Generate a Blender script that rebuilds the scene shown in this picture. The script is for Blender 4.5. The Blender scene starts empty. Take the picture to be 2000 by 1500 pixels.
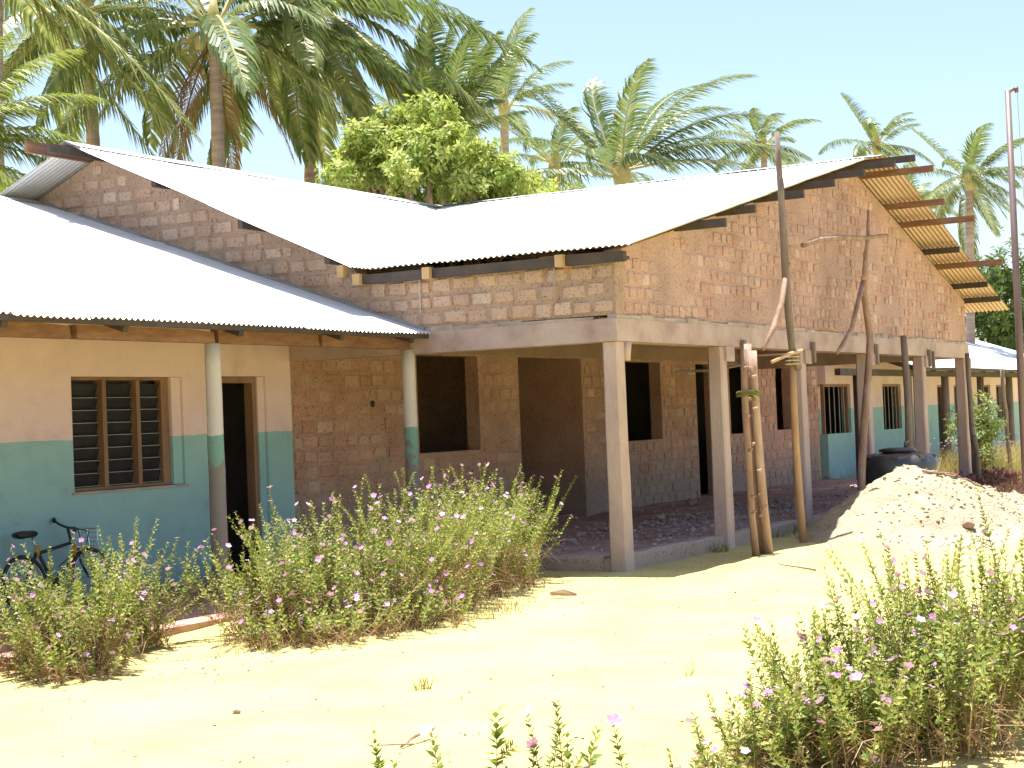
import bpy, math, random
import numpy as np
from mathutils import Vector, Matrix, noise
R_ = random.Random(7)
rad = math.radians
scene = bpy.context.scene

# ------------------------------------------------------------------ camera
# world: X runs along the school's long front (away to the right), Y into the building, Z up
F_PX = 3300.0
CAM = Vector((0.0, 0.0, 1.68))
AX = Vector((0.493012503, -0.000527286, 0.870022065))      # world X, Y, Z in camera axes (right, down, forward)
AY = Vector((-0.869104138, 0.0456294552, 0.492519999))
AZ = Vector((-0.0399583318, -0.998958295, 0.0220376254))
cam_data = bpy.data.cameras.new("camera")
cam_data.sensor_width = 36.0
cam_data.lens = F_PX / 2000.0 * 36.0
cam_data.clip_start = 0.1
cam_data.clip_end = 3000.0
cam = bpy.data.objects.new("camera", cam_data)
scene.collection.objects.link(cam)
right = Vector((AX[0], AY[0], AZ[0])); up = -Vector((AX[1], AY[1], AZ[1])); back = -Vector((AX[2], AY[2], AZ[2]))
M = Matrix((right, up, back)).transposed().to_4x4()
M.translation = CAM
cam.matrix_world = M
scene.camera = cam

def ray(px, py):
    c = Vector((px - 1000.0, py - 750.0, F_PX))
    return Vector((AX.dot(c), AY.dot(c), AZ.dot(c)))
def onY(px, py, y): r = ray(px, py); return CAM + r * (y / r.y)
def onZ(px, py, z): r = ray(px, py); return CAM + r * ((z - CAM.z) / r.z)
def deep(px, py, d): return CAM + ray(px, py) * (d / F_PX)

# ------------------------------------------------------------------ world, sun, exposure
SUN_DIR = Vector((0.105, 0.14, 1.0)).normalized()            # towards the sun
world = bpy.data.worlds.new("World"); scene.world = world; world.use_nodes = True
wn = world.node_tree.nodes; wl = world.node_tree.links; wn.clear()
sky = wn.new("ShaderNodeTexSky"); sky.sky_type = 'NISHITA'; sky.sun_disc = False
sky.sun_elevation = math.asin(SUN_DIR.z); sky.sun_rotation = math.atan2(SUN_DIR.x, SUN_DIR.y)
sky.altitude = 10; sky.air_density = 1.0; sky.dust_density = 1.5; sky.ozone_density = 1.0
bg = wn.new("ShaderNodeBackground"); bg.inputs["Strength"].default_value = 0.098
wo = wn.new("ShaderNodeOutputWorld")
wl.new(sky.outputs[0], bg.inputs[0]); wl.new(bg.outputs[0], wo.inputs[0])
sun_data = bpy.data.lights.new("sun", 'SUN'); sun_data.energy = 5.0; sun_data.angle = rad(0.53); sun_data.color = (1.0, 0.965, 0.92)
sun = bpy.data.objects.new("sun", sun_data); scene.collection.objects.link(sun)
sun.rotation_euler = (-SUN_DIR).to_track_quat('-Z', 'Y').to_euler(); sun.location = (10, 10, 40)
scene.view_settings.view_transform = 'Standard'; scene.view_settings.look = 'None'
scene.view_settings.gamma = 1.0; scene.view_settings.use_curve_mapping = False
scene.view_settings.exposure = 1.3
scene.render.engine = 'CYCLES'
scene.cycles.max_bounces = 8; scene.cycles.diffuse_bounces = 6; scene.cycles.transmission_bounces = 6
scene.cycles.use_denoising = True
scene.cycles.caustics_reflective = False; scene.cycles.caustics_refractive = False

# ------------------------------------------------------------------ helpers: mesh
COL = scene.collection
class MB:
    def __init__(s): s.v = []; s.f = []; s.mi = []; s.t = []; s.mat = 0; s.tint = 0.0
    def add(s, vs, fs):
        b = len(s.v); s.v.extend([tuple(x) for x in vs])
        for f in fs: s.f.append(tuple(b + i for i in f)); s.mi.append(s.mat); s.t.append(s.tint)
    def box(s, x0, x1, y0, y1, z0, z1):
        s.add([(x0,y0,z0),(x1,y0,z0),(x1,y1,z0),(x0,y1,z0),(x0,y0,z1),(x1,y0,z1),(x1,y1,z1),(x0,y1,z1)],
              [(0,3,2,1),(4,5,6,7),(0,1,5,4),(1,2,6,5),(2,3,7,6),(3,0,4,7)])
    def bar(s, a, b, w, h, up=Vector((0,0,1))):                # squared timber from a to b
        a = Vector(a); b = Vector(b); d = (b - a).normalized()
        sd = d.cross(up); sd = sd.normalized() if sd.length > 1e-4 else Vector((1,0,0))
        u = sd.cross(d).normalized(); sd = sd * (w/2); u = u * (h/2)
        s.add([a-sd-u, a+sd-u, a+sd+u, a-sd+u, b-sd-u, b+sd-u, b+sd+u, b-sd+u],
              [(0,1,2,3),(7,6,5,4),(0,4,5,1),(1,5,6,2),(2,6,7,3),(3,7,4,0)])
    def tube(s, pts, rs, n=8, cap=True, jit=0.0):
        pts = [Vector(p) for p in pts]
        if not isinstance(rs, (list, tuple)): rs = [rs]*len(pts)
        vs = []; fs = []; prev = None
        for i, p in enumerate(pts):
            d = (pts[min(i+1, len(pts)-1)] - pts[max(i-1, 0)]).normalized()
            if prev is None:
                a = Vector((1,0,0)) if abs(d.x) < 0.8 else Vector((0,1,0))
                u = d.cross(a).normalized()
            else:
                u = (prev - d*prev.dot(d)).normalized()
            prev = u; w = d.cross(u)
            for k in range(n):
                ang = 2*math.pi*k/n
                r = rs[i]*(1 + (R_.uniform(-jit, jit) if jit else 0))
                vs.append(p + (u*math.cos(ang) + w*math.sin(ang))*r)
        for i in range(len(pts)-1):
            for k in range(n):
                k2 = (k+1) % n
                fs.append((i*n+k, i*n+k2, (i+1)*n+k2, (i+1)*n+k))
        if cap:
            fs.append(tuple(reversed(range(n)))); m = (len(pts)-1)*n; fs.append(tuple(m+k for k in range(n)))
        s.add(vs, fs)
    def lathe(s, prof, n=24, center=(0,0,0), axis='Z'):
        vs = []; fs = []; c = Vector(center)
        for r, h in prof:
            for k in range(n):
                a = 2*math.pi*k/n
                p = Vector((r*math.cos(a), r*math.sin(a), h)) if axis == 'Z' else Vector((r*math.cos(a), h, r*math.sin(a)))
                vs.append(c + p)
        for i in range(len(prof)-1):
            for k in range(n):
                k2 = (k+1) % n; fs.append((i*n+k, i*n+k2, (i+1)*n+k2, (i+1)*n+k))
        s.add(vs, fs)
    def prism_x(s, poly, x0, x1):                              # polygon in (y, z) extruded along x
        n = len(poly); vs = [(x0, p[0], p[1]) for p in poly] + [(x1, p[0], p[1]) for p in poly]
        s.add(vs, [tuple(range(n)), tuple(reversed(range(n, 2*n)))] + [(i, i+n, (i+1) % n + n, (i+1) % n) for i in range(n)])
    def prism_y(s, poly, y0, y1):
        n = len(poly); vs = [(p[0], y0, p[1]) for p in poly] + [(p[0], y1, p[1]) for p in poly]
        s.add(vs, [tuple(range(n)), tuple(reversed(range(n, 2*n)))] + [(i, i+n, (i+1) % n + n, (i+1) % n) for i in range(n)])
    def prism_z(s, poly, z0, z1):
        n = len(poly); vs = [(p[0], p[1], z0) for p in poly] + [(p[0], p[1], z1) for p in poly]
        s.add(vs, [tuple(reversed(range(n))), tuple(range(n, 2*n))] + [(i, (i+1) % n, (i+1) % n + n, i+n) for i in range(n)])
    def grid_wall(s, xs, zs, y0, y1, holes):                   # wall in the XZ plane, rectangular openings
        xs = sorted(set(xs + [h[0] for h in holes] + [h[1] for h in holes]))
        zs = sorted(set(zs + [h[2] for h in holes] + [h[3] for h in holes]))
        def solid(i, j):
            if i < 0 or j < 0 or i >= len(xs)-1 or j >= len(zs)-1: return False
            cx = (xs[i]+xs[i+1])/2; cz = (zs[j]+zs[j+1])/2
            return not any(h[0] < cx < h[1] and h[2] < cz < h[3] for h in holes)
        for i in range(len(xs)-1):
            for j in range(len(zs)-1):
                if not solid(i, j): continue
                a, b, c, d = xs[i], xs[i+1], zs[j], zs[j+1]
                s.add([(a,y0,c),(b,y0,c),(b,y0,d),(a,y0,d)], [(0,1,2,3)])
                s.add([(a,y1,c),(b,y1,c),(b,y1,d),(a,y1,d)], [(3,2,1,0)])
                if not solid(i-1, j): s.add([(a,y0,c),(a,y0,d),(a,y1,d),(a,y1,c)], [(0,1,2,3)])
                if not solid(i+1, j): s.add([(b,y0,c),(b,y1,c),(b,y1,d),(b,y0,d)], [(0,1,2,3)])
                if not solid(i, j-1): s.add([(a,y0,c),(a,y1,c),(b,y1,c),(b,y0,c)], [(0,1,2,3)])
                if not solid(i, j+1): s.add([(a,y0,d),(b,y0,d),(b,y1,d),(a,y1,d)], [(0,1,2,3)])
    def mesh(s, name, mats, smooth=False, off=Vector((0,0,0)), merge=False):
        me = bpy.data.meshes.new(name)
        vs = s.v if off.length == 0 else [(x-off.x, y-off.y, z-off.z) for x, y, z in s.v]
        me.from_pydata(vs, [], s.f)
        if not isinstance(mats, (list, tuple)): mats = [mats]
        for m in mats: me.materials.append(m)
        if len(mats) > 1: me.polygons.foreach_set("material_index", s.mi)
        at = me.attributes.new("tint", 'FLOAT', 'FACE'); at.data.foreach_set("value", s.t)
        if smooth: me.polygons.foreach_set("use_smooth", [True]*len(me.polygons))
        me.update()
        return me
    def build(s, name, mats, parent=None, smooth=False):
        off = wloc(parent) if parent else Vector((0,0,0))
        o = bpy.data.objects.new(name, s.mesh(name, mats, smooth, off)); COL.objects.link(o)
        if parent: o.parent = parent
        return o
def wloc(o):
    l = Vector(o.location); p = o.parent
    while p: l += Vector(p.location); p = p.parent
    return l
def thing(name, label, cat, loc=(0,0,0), group=None, kind=None):
    o = bpy.data.objects.new(name, None); COL.objects.link(o); o.location = loc; o.empty_display_size = 0.2
    o["label"] = label; o["category"] = cat
    if group: o["group"] = group
    if kind: o["kind"] = kind
    return o
def tag(o, label=None, cat=None, group=None, kind=None):
    if label: o["label"] = label
    if cat: o["category"] = cat
    if group: o["group"] = group
    if kind: o["kind"] = kind
    return o
def lump(mb, c, r, n=1, squash=0.7):                           # a rough stone
    c = Vector(c); t = (1+5**.5)/2
    P = [(-1,t,0),(1,t,0),(-1,-t,0),(1,-t,0),(0,-1,t),(0,1,t),(0,-1,-t),(0,1,-t),(t,0,-1),(t,0,1),(-t,0,-1),(-t,0,1)]
    Fc = [(0,11,5),(0,5,1),(0,1,7),(0,7,10),(0,10,11),(1,5,9),(5,11,4),(11,10,2),(10,7,6),(7,1,8),(3,9,4),(3,4,2),(3,2,6),(3,6,8),(3,8,9),(4,9,5),(2,4,11),(6,2,10),(8,6,7),(9,8,1)]
    a = R_.uniform(0, 6.28); ca, sa = math.cos(a), math.sin(a); sx = R_.uniform(.8, 1.35)
    vs = []
    for p in P:
        v = Vector(p).normalized()*r*R_.uniform(.75, 1.2); v.z *= squash; v.x *= sx
        vs.append(c + Vector((v.x*ca - v.y*sa, v.x*sa + v.y*ca, v.z)))
    mb.add(vs, Fc)

# ------------------------------------------------------------------ helpers: materials
def newmat(name):
    m = bpy.data.materials.new(name); m.use_nodes = True
    n = m.node_tree.nodes; b = n["Principled BSDF"]
    return m, n, m.node_tree.links, b
def ramp(n, stops, interp='LINEAR'):
    r = n.new("ShaderNodeValToRGB"); r.color_ramp.interpolation = interp
    e = r.color_ramp.elements
    while len(e) > 1: e.remove(e[-1])
    e[0].position = stops[0][0]; e[0].color = (*stops[0][1], 1)
    for p, c in stops[1:]:
        k = e.new(p); k.color = (*c, 1)
    return r
def coords(n, l, scale=(1,1,1), kind="world"):
    if kind == "world":
        g = n.new("ShaderNodeNewGeometry"); out = g.outputs["Position"]
    else:
        g = n.new("ShaderNodeTexCoord"); out = g.outputs["Object"]
    mp = n.new("ShaderNodeMapping"); mp.inputs["Scale"].default_value = scale
    l.new(out, mp.inputs["Vector"]); return mp.outputs[0]
def nz(n, l, vec, scale, detail=4, rough=.6):
    t = n.new("ShaderNodeTexNoise"); t.inputs["Scale"].default_value = scale; t.inputs["Detail"].default_value = detail; t.inputs["Roughness"].default_value = rough
    l.new(vec, t.inputs["Vector"]); return t.outputs["Fac"]
def bump(n, l, b, h, strength=.3, dist=.02):
    k = n.new("ShaderNodeBump"); k.inputs["Strength"].default_value = strength; k.inputs["Distance"].default_value = dist
    l.new(h, k.inputs["Height"]); l.new(k.outputs[0], b.inputs["Normal"])
def mixc(n, l, fac, a, b_, mode='MIX'):
    m = n.new("ShaderNodeMix"); m.data_type = 'RGBA'; m.blend_type = mode
    if isinstance(fac, (int, float)): m.inputs[0].default_value = fac
    else: l.new(fac, m.inputs[0])
    for i, x in ((6, a), (7, b_)):
        if isinstance(x, tuple): m.inputs[i].default_value = (*x, 1)
        else: l.new(x, m.inputs[i])
    return m.outputs[2]
def mth(n, l, op, a, b_=None):
    m = n.new("ShaderNodeMath"); m.operation = op
    for i, x in ((0, a), (1, b_)):
        if x is None: continue
        if isinstance(x, (int, float)): m.inputs[i].default_value = x
        else: l.new(x, m.inputs[i])
    return m.outputs[0]
def simple(name, stops, scale=3.0, rough=.85, bs=.3, bd=.02, bscale=40.0, stretch=(1,1,1), metallic=0.0, kind="world"):
    m, n, l, b = newmat(name)
    v = coords(n, l, stretch, kind)
    r = ramp(n, stops); l.new(nz(n, l, v, scale, 6, .65), r.inputs[0]); l.new(r.outputs[0], b.inputs["Base Color"])
    b.inputs["Roughness"].default_value = rough; b.inputs["Metallic"].default_value = metallic
    if bs: bump(n, l, b, nz(n, l, v, bscale, 5, .6), bs, bd)
    return m

def leafmat(name, c0, c1, c2, trans=.35, rough=.5):
    m, n, l, b = newmat(name)
    at = n.new("ShaderNodeAttribute"); at.attribute_name = "tint"
    r = ramp(n, [(0, c0), (.5, c1), (1, c2)]); l.new(at.outputs["Fac"], r.inputs[0])
    l.new(r.outputs[0], b.inputs["Base Color"]); b.inputs["Roughness"].default_value = rough
    b.inputs["Specular IOR Level"].default_value = .35
    tr = n.new("ShaderNodeBsdfTranslucent"); 
    l.new(mixc(n, l, .3, r.outputs[0], (.30, .36, .05), 'MIX'), tr.inputs[0])
    mx = n.new("ShaderNodeMixShader"); mx.inputs[0].default_value = trans
    l.new(b.outputs[0], mx.inputs[1]); l.new(tr.outputs[0], mx.inputs[2])
    l.new(mx.outputs[0], n["Material Output"].inputs["Surface"])
    return m

def mat_sand():
    m, n, l, b = newmat("sand")
    v = coords(n, l)
    r = ramp(n, [(.3, (.43, .335, .115)), (.5, (.50, .41, .155)), (.7, (.54, .47, .195))]); l.new(nz(n, l, v, .9, 6, .7), r.inputs[0])
    sp = ramp(n, [(.0, (.45, .36, .22)), (.3, (1, 1, 1))]); l.new(nz(n, l, v, 55, 3, .8), sp.inputs[0])
    c = mixc(n, l, .35, r.outputs[0], sp.outputs[0], 'MULTIPLY')
    l.new(c, b.inputs["Base Color"]); b.inputs["Roughness"].default_value = .95
    h = mth(n, l, 'ADD', nz(n, l, v, 7, 5, .6), mth(n, l, 'MULTIPLY', nz(n, l, v, 60, 3, .7), .3))
    bump(n, l, b, h, .5, .05)
    return m
def mat_brick(name, stops, mort=False):
    m, n, l, b = newmat(name)
    v = coords(n, l)
    at = n.new("ShaderNodeAttribute"); at.attribute_name = "tint"
    oi = n.new("ShaderNodeObjectInfo")
    fr = mth(n, l, 'FRACT', mth(n, l, 'ADD', at.outputs["Fac"], oi.outputs["Random"]))
    r = ramp(n, stops); l.new(fr, r.inputs[0])
    big = ramp(n, [(.3, (.72, .70, .68)), (.7, (1.15, 1.12, 1.08))]); l.new(nz(n, l, v, 1.3, 5), big.inputs[0])
    c = mixc(n, l, .8, r.outputs[0], big.outputs[0], 'MULTIPLY')
    sx = n.new("ShaderNodeSeparateXYZ"); l.new(v, sx.inputs[0])
    dz = mth(n, l, 'ADD', mth(n, l, 'MULTIPLY', nz(n, l, v, 2.0, 5, .7), 1.3), mth(n, l, 'MULTIPLY', sx.outputs["Z"], -.42))
    du = ramp(n, [(.10, (0, 0, 0)), (.45, (1, 1, 1))]); l.new(dz, du.inputs[0])
    c = mixc(n, l, mth(n, l, 'MULTIPLY', du.outputs[0], .6), c, (.45, .38, .31))
    pit = ramp(n, [(.36, (.22, .16, .13)), (.45, (1, 1, 1))]); l.new(nz(n, l, v, 30, 4, .8), pit.inputs[0])
    c = mixc(n, l, .75, c, pit.outputs[0], 'MULTIPLY')
    l.new(c, b.inputs["Base Color"]); b.inputs["Roughness"].default_value = .95
    bump(n, l, b, nz(n, l, v, 24, 6, .75), .9, .03)
    return m
def mat_paint(name, line_z, upper, lower, low_dirt):
    m, n, l, b = newmat(name)
    v = coords(n, l)
    g = n.new("ShaderNodeSeparateXYZ"); l.new(v, g.inputs[0])
    z = mth(n, l, 'ADD', g.outputs["Z"], mth(n, l, 'MULTIPLY', nz(n, l, v, 1.7, 4), .05))
    fac = mth(n, l, 'GREATER_THAN', z, line_z + .025)
    var = ramp(n, [(.28, (.74, .73, .72)), (.45, (.95, .95, .95)), (.7, (1.07, 1.07, 1.07))]); l.new(nz(n, l, v, 1.4, 8, .75), var.inputs[0])
    c = mixc(n, l, fac, lower, upper)
    c = mixc(n, l, 1.0, c, var.outputs[0], 'MULTIPLY')
    # scuffed, sand-splashed dado near the floor
    d = mth(n, l, 'ADD', mth(n, l, 'MULTIPLY', nz(n, l, v, 3.0, 6, .75), .9), mth(n, l, 'MULTIPLY', g.outputs["Z"], -.55))
    dr = ramp(n, [(.30, (0, 0, 0)), (.48, (1, 1, 1))]); l.new(d, dr.inputs[0])
    c = mixc(n, l, mth(n, l, 'MULTIPLY', dr.outputs[0], low_dirt), c, (.27, .24, .20))
    l.new(c, b.inputs["Base Color"]); b.inputs["Roughness"].default_value = .7
    bump(n, l, b, nz(n, l, v, 9, 6, .6), .25, .02)
    return m
def mat_roof():
    m, n, l, b = newmat("galvanised_sheet")
    v = coords(n, l)
    r = ramp(n, [(.3, (.66, .67, .68)), (.7, (.80, .80, .80))]); l.new(nz(n, l, v, 1.5, 5, .6), r.inputs[0])
    sp = ramp(n, [(.66, (1, 1, 1)), (.78, (.72, .62, .52))]); l.new(nz(n, l, v, 2.2, 7, .75), sp.inputs[0])
    c = mixc(n, l, .5, r.outputs[0], sp.outputs[0], 'MULTIPLY')
    l.new(c, b.inputs["Base Color"])
    b.inputs["Metallic"].default_value = .3; b.inputs["Roughness"].default_value = .5
    return m
def mat_pillar():
    m, n, l, b = newmat("pillar_paint")
    v = coords(n, l); g = n.new("ShaderNodeSeparateXYZ"); l.new(v, g.inputs[0])
    up_ = mth(n, l, 'GREATER_THAN', mth(n, l, 'ADD', g.outputs["Z"], mth(n, l, 'MULTIPLY', nz(n, l, v, 6, 3), .08)), 1.70)
    c = mixc(n, l, up_, (.18, .34, .29), (.60, .55, .50))
    w = mth(n, l, 'ADD', mth(n, l, 'MULTIPLY', nz(n, l, v, 5, 8, .8), 1.2), mth(n, l, 'MULTIPLY', g.outputs["Z"], -.75))
    wr = ramp(n, [(.0, (0,0,0)), (.05, (1,1,1))])
    l.new(mth(n, l, 'ADD', w, .46), wr.inputs[0])
    c = mixc(n, l, wr.outputs[0], c, (.22, .20, .18))
    l.new(c, b.inputs["Base Color"]); b.inputs["Roughness"].default_value = .8
    bump(n, l, b, nz(n, l, v, 30, 5), .4, .02)
    return m

M_SAND = mat_sand()
M_BRICK = mat_brick("block_porch_shade", [(0, (.60, .345, .255)), (.25, (.66, .41, .31)), (.5, (.69, .465, .37)), (.72, (.64, .35, .265)), (.88, (.76, .57, .47)), (1, (.56, .36, .285))])  # same blocks as the gable, toned apart to carry the porch shade
M_BRICKU = mat_brick("block_gable_light", [(0, (.58, .365, .31)), (.25, (.64, .42, .365)), (.5, (.67, .465, .41)), (.72, (.64, .385, .325)), (.88, (.75, .58, .52)), (1, (.55, .36, .31))])  # same blocks again, tone shifted to put the gable's light into the colour
M_MORTARU = mat_brick("mortar_gable_light", [(0, (.56, .375, .325)), (1, (.61, .415, .365))])  # mortar with the gable's light put into its tone
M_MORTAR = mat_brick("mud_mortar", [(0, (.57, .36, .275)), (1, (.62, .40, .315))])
M_HEAP = simple("coral_sand", [(.3, (.35, .285, .175)), (.5, (.43, .36, .235)), (.7, (.49, .425, .295))], 9, .95, .9, .05, 26)
M_BRICKS = mat_brick("block_side_light", [(0, (.60, .41, .31)), (.25, (.67, .47, .365)), (.5, (.71, .52, .41)), (.72, (.67, .45, .335)), (.88, (.79, .63, .52)), (1, (.60, .415, .315))])  # same blocks, tanned in colour to offset sky light on the side wall
M_MORTARS = mat_brick("mortar_side_light", [(0, (.53, .38, .29)), (1, (.58, .42, .325))])  # mortar tanned likewise, the light offset sits in the colour
M_REDBRICK = mat_brick("red_block", [(0, (.36, .15, .09)), (1, (.46, .22, .13))])
M_CONC = simple("raw_concrete", [(.3, (.37, .265, .24)), (.5, (.49, .365, .33)), (.7, (.57, .45, .415))], 2.2, .9, .5, .02, 25)
M_JSHADE = simple("junction_shade_grey", [(.3, (.26, .25, .24)), (.7, (.40, .385, .37))], 3, .9, .5, .02, 25)  # grey of the strip that paints the roof junction's shadow
M_COLUMN = simple("column_concrete", [(.3, (.43, .315, .275)), (.5, (.54, .405, .355)), (.7, (.60, .475, .43))], 2.5, .9, .5, .02, 30, (1,1,.45))
M_LINTEL = simple("lintel_concrete", [(.3, (.33, .22, .15)), (.7, (.42, .29, .21))], 2.0, .9, .4, .02, 20)
M_WALL = mat_paint("two_tone_paint", 1.67, (.84, .65, .64), (.32, .555, .555), .7)
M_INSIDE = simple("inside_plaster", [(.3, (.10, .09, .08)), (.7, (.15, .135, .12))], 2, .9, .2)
M_PILLAR = mat_pillar()
M_ROOFR = simple("rust_bounce_sheet", [(.3, (.50, .36, .26)), (.7, (.66, .52, .42))], 1.5, .5, 0, metallic=.3)  # rust tint that also puts the sand's bounce into the underside colour
M_ROOF = mat_roof()
M_WOOD = simple("sawn_timber", [(.3, (.17, .085, .05)), (.55, (.27, .14, .08)), (.75, (.36, .21, .12))], 3.5, .8, .4, .01, 30, (1, 1, 4))
M_DARKWOOD = simple("creosoted_timber", [(.3, (.045, .035, .032)), (.7, (.10, .075, .06))], 3.5, .75, .4, .01, 30)
M_ENDWOOD = simple("fresh_cut_timber", [(.3, (.48, .30, .14)), (.7, (.62, .42, .22))], 6, .8, .3, .01, 50)
M_FRAME = simple("joinery_timber", [(.3, (.19, .10, .06)), (.7, (.34, .20, .11))], 5, .6, .3, .01, 60, (1, 1, .25))
M_GLASS = simple("dusty_louvre_glass", [(.3, (.018, .02, .022)), (.7, (.035, .036, .038))], 4, .22, 0)
M_GLEDGE = simple("ground_glass_edge", [(.3, (.30, .32, .32)), (.7, (.42, .44, .44))], 4, .3, 0)
M_IRON = simple("grille_iron", [(.3, (.34, .30, .28)), (.7, (.46, .42, .40))], 6, .6, .1)
M_RED = simple("red_oxide_floor", [(.3, (.36, .16, .12)), (.5, (.42, .22, .17)), (.72, (.50, .38, .29))], 2.2, .8, .3)
M_EARTH = simple("porch_earth", [(.3, (.30, .17, .145)), (.5, (.41, .245, .205)), (.7, (.54, .40, .33))], 1.6, .95, .8, .03, 16)
M_STONE = simple("rubble_stone", [(.3, (.30, .22, .20)), (.6, (.50, .42, .37)), (.8, (.68, .60, .54))], 2.0, .95, .5, .02, 30)
M_BARK = simple("pole_bark", [(.3, (.20, .12, .085)), (.5, (.33, .205, .145)), (.7, (.47, .33, .25))], 5, .9, .8, .02, 35, (1, 1, .3))
M_BARKP = simple("pinkish_pole", [(.3, (.30, .18, .14)), (.5, (.44, .29, .22)), (.7, (.56, .42, .33))], 5, .9, .8, .02, 35, (1, 1, .3))
M_BARKL = simple("peeled_pole", [(.3, (.38, .22, .12)), (.6, (.50, .31, .18)), (.8, (.56, .38, .24))], 5, .8, .5, .01, 35, (1, 1, .3))
M_BARKG = simple("weathered_pole", [(.3, (.15, .115, .095)), (.6, (.27, .21, .175)), (.8, (.38, .30, .25))], 5, .9, .8, .02, 35, (1, 1, .3))
M_TRUNK = simple("palm_trunk", [(.3, (.25, .18, .14)), (.55, (.40, .30, .24)), (.75, (.50, .40, .33))], 2.5, .9, .7, .04, 9, (.5, .5, 4))
M_STEEL = simple("flagpole_paint", [(.3, (.13, .09, .085)), (.7, (.22, .15, .13))], 3, .5, .2, .01, 30, (1,1,.3), .2)
M_BLACK = simple("black_polythene", [(.3, (.035, .036, .04)), (.7, (.075, .077, .082))], 3, .3, .1, .01, 8)
M_RUBBER = simple("bicycle_black", [(.3, (.015, .015, .016)), (.7, (.035, .032, .03))], 8, .45, .1)
M_YELLOW = simple("bicycle_yellow", [(.3, (.42, .24, .03)), (.7, (.55, .33, .05))], 8, .4, 0)
M_CHROME = simple("bicycle_chrome", [(.3, (.5, .5, .5)), (.7, (.7, .7, .7))], 8, .25, 0, metallic=.9)
M_ROPE = simple("sisal_rope", [(.3, (.45, .38, .25)), (.7, (.62, .55, .40))], 20, .9, .3)
M_PALM = leafmat("palm_leaflet", (.07, .12, .035), (.15, .21, .07), (.40, .40, .17), .36, .40)
M_PALMY = leafmat("young_palm_leaflet", (.14, .20, .03), (.24, .29, .05), (.40, .38, .10), .4, .45)
M_DEAD = leafmat("dead_palm_leaflet", (.20, .12, .06), (.32, .20, .10), (.42, .30, .15), .25, .8)
M_RACHIS = simple("frond_stalk", [(.3, (.30, .27, .09)), (.7, (.50, .42, .18))], 3, .6, 0)
M_LEAFT = leafmat("tree_leaf", (.15, .235, .04), (.33, .42, .085), (.58, .60, .18), .5, .5)
M_LEAFM = leafmat("shrub_leaf", (.07, .12, .03), (.16, .22, .055), (.34, .36, .14), .35, .55)
M_LEAFD = leafmat("dark_tree_leaf", (.035, .075, .02), (.07, .13, .03), (.14, .19, .05), .3, .5)
M_LEAFB = leafmat("periwinkle_leaf", (.075, .13, .02), (.21, .285, .045), (.46, .45, .11), .4, .5)
M_STEM = leafmat("periwinkle_stem", (.22, .125, .065), (.38, .24, .135), (.52, .37, .22), 0.0, .8)
M_PETAL = leafmat("pink_petal", (.50, .20, .46), (.60, .29, .58), (.68, .42, .68), .25, .7)
M_GRASS = leafmat("dry_grass_blade", (.22, .22, .06), (.42, .35, .14), (.55, .46, .24), .3, .8)
M_PURPLE = leafmat("purple_leaf", (.10, .03, .035), (.20, .075, .08), (.30, .15, .14), .25, .5)
M_LITTER = leafmat("leaf_litter", (.10, .06, .04), (.25, .15, .08), (.40, .28, .16), 0, .9)

# ------------------------------------------------------------------ ground
def smooth(a, b, x):
    t = max(0.0, min(1.0, (x-a)/(b-a))); return t*t*(3-2*t)
def H(x, y):
    h = 0.03*noise.noise(Vector((x*.45, y*.45, 0))) + 0.012*noise.noise(Vector((x*1.9, y*1.9, 3.1))) + .006*noise.noise(Vector((x*5, y*5, 8)))
    h += 0.11*math.exp(-(((x-18.6)/1.9)**2 + ((y-6.55)/.55)**2))        # low drift of sand before the porch
    h -= 0.06*smooth(13.5, 8.5, x)*smooth(6.5, 9.2, y)                   # worn drip line along the old classrooms
    if x > 60 or x < -8 or y > 30 or y < -12: h *= .2
    return h - .01
def axis(lo, hi, fine_lo, fine_hi, step):
    a = list(np.arange(fine_lo, fine_hi + 1e-6, step)); s = step; v = fine_hi
    while v < hi: s *= 1.5; v += s; a.append(min(v, hi))
    s = step; v = fine_lo; b = []
    while v > lo: s *= 1.5; v -= s; b.append(max(v, lo))
    return list(reversed(b)) + a
gx = axis(-400, 1500, 4.5, 34.0, .12); gy = axis(-700, 900, -1.0, 11.2, .12)
vs = [(x, y, H(x, y)) for y in gy for x in gx]; nx = len(gx)
fs = [(j*nx+i, j*nx+i+1, (j+1)*nx+i+1, (j+1)*nx+i) for j in range(len(gy)-1) for i in range(nx-1)]
mb = MB(); mb.add(vs, fs)
tag(mb.build("ground", M_SAND, smooth=True), kind="structure")

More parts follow.
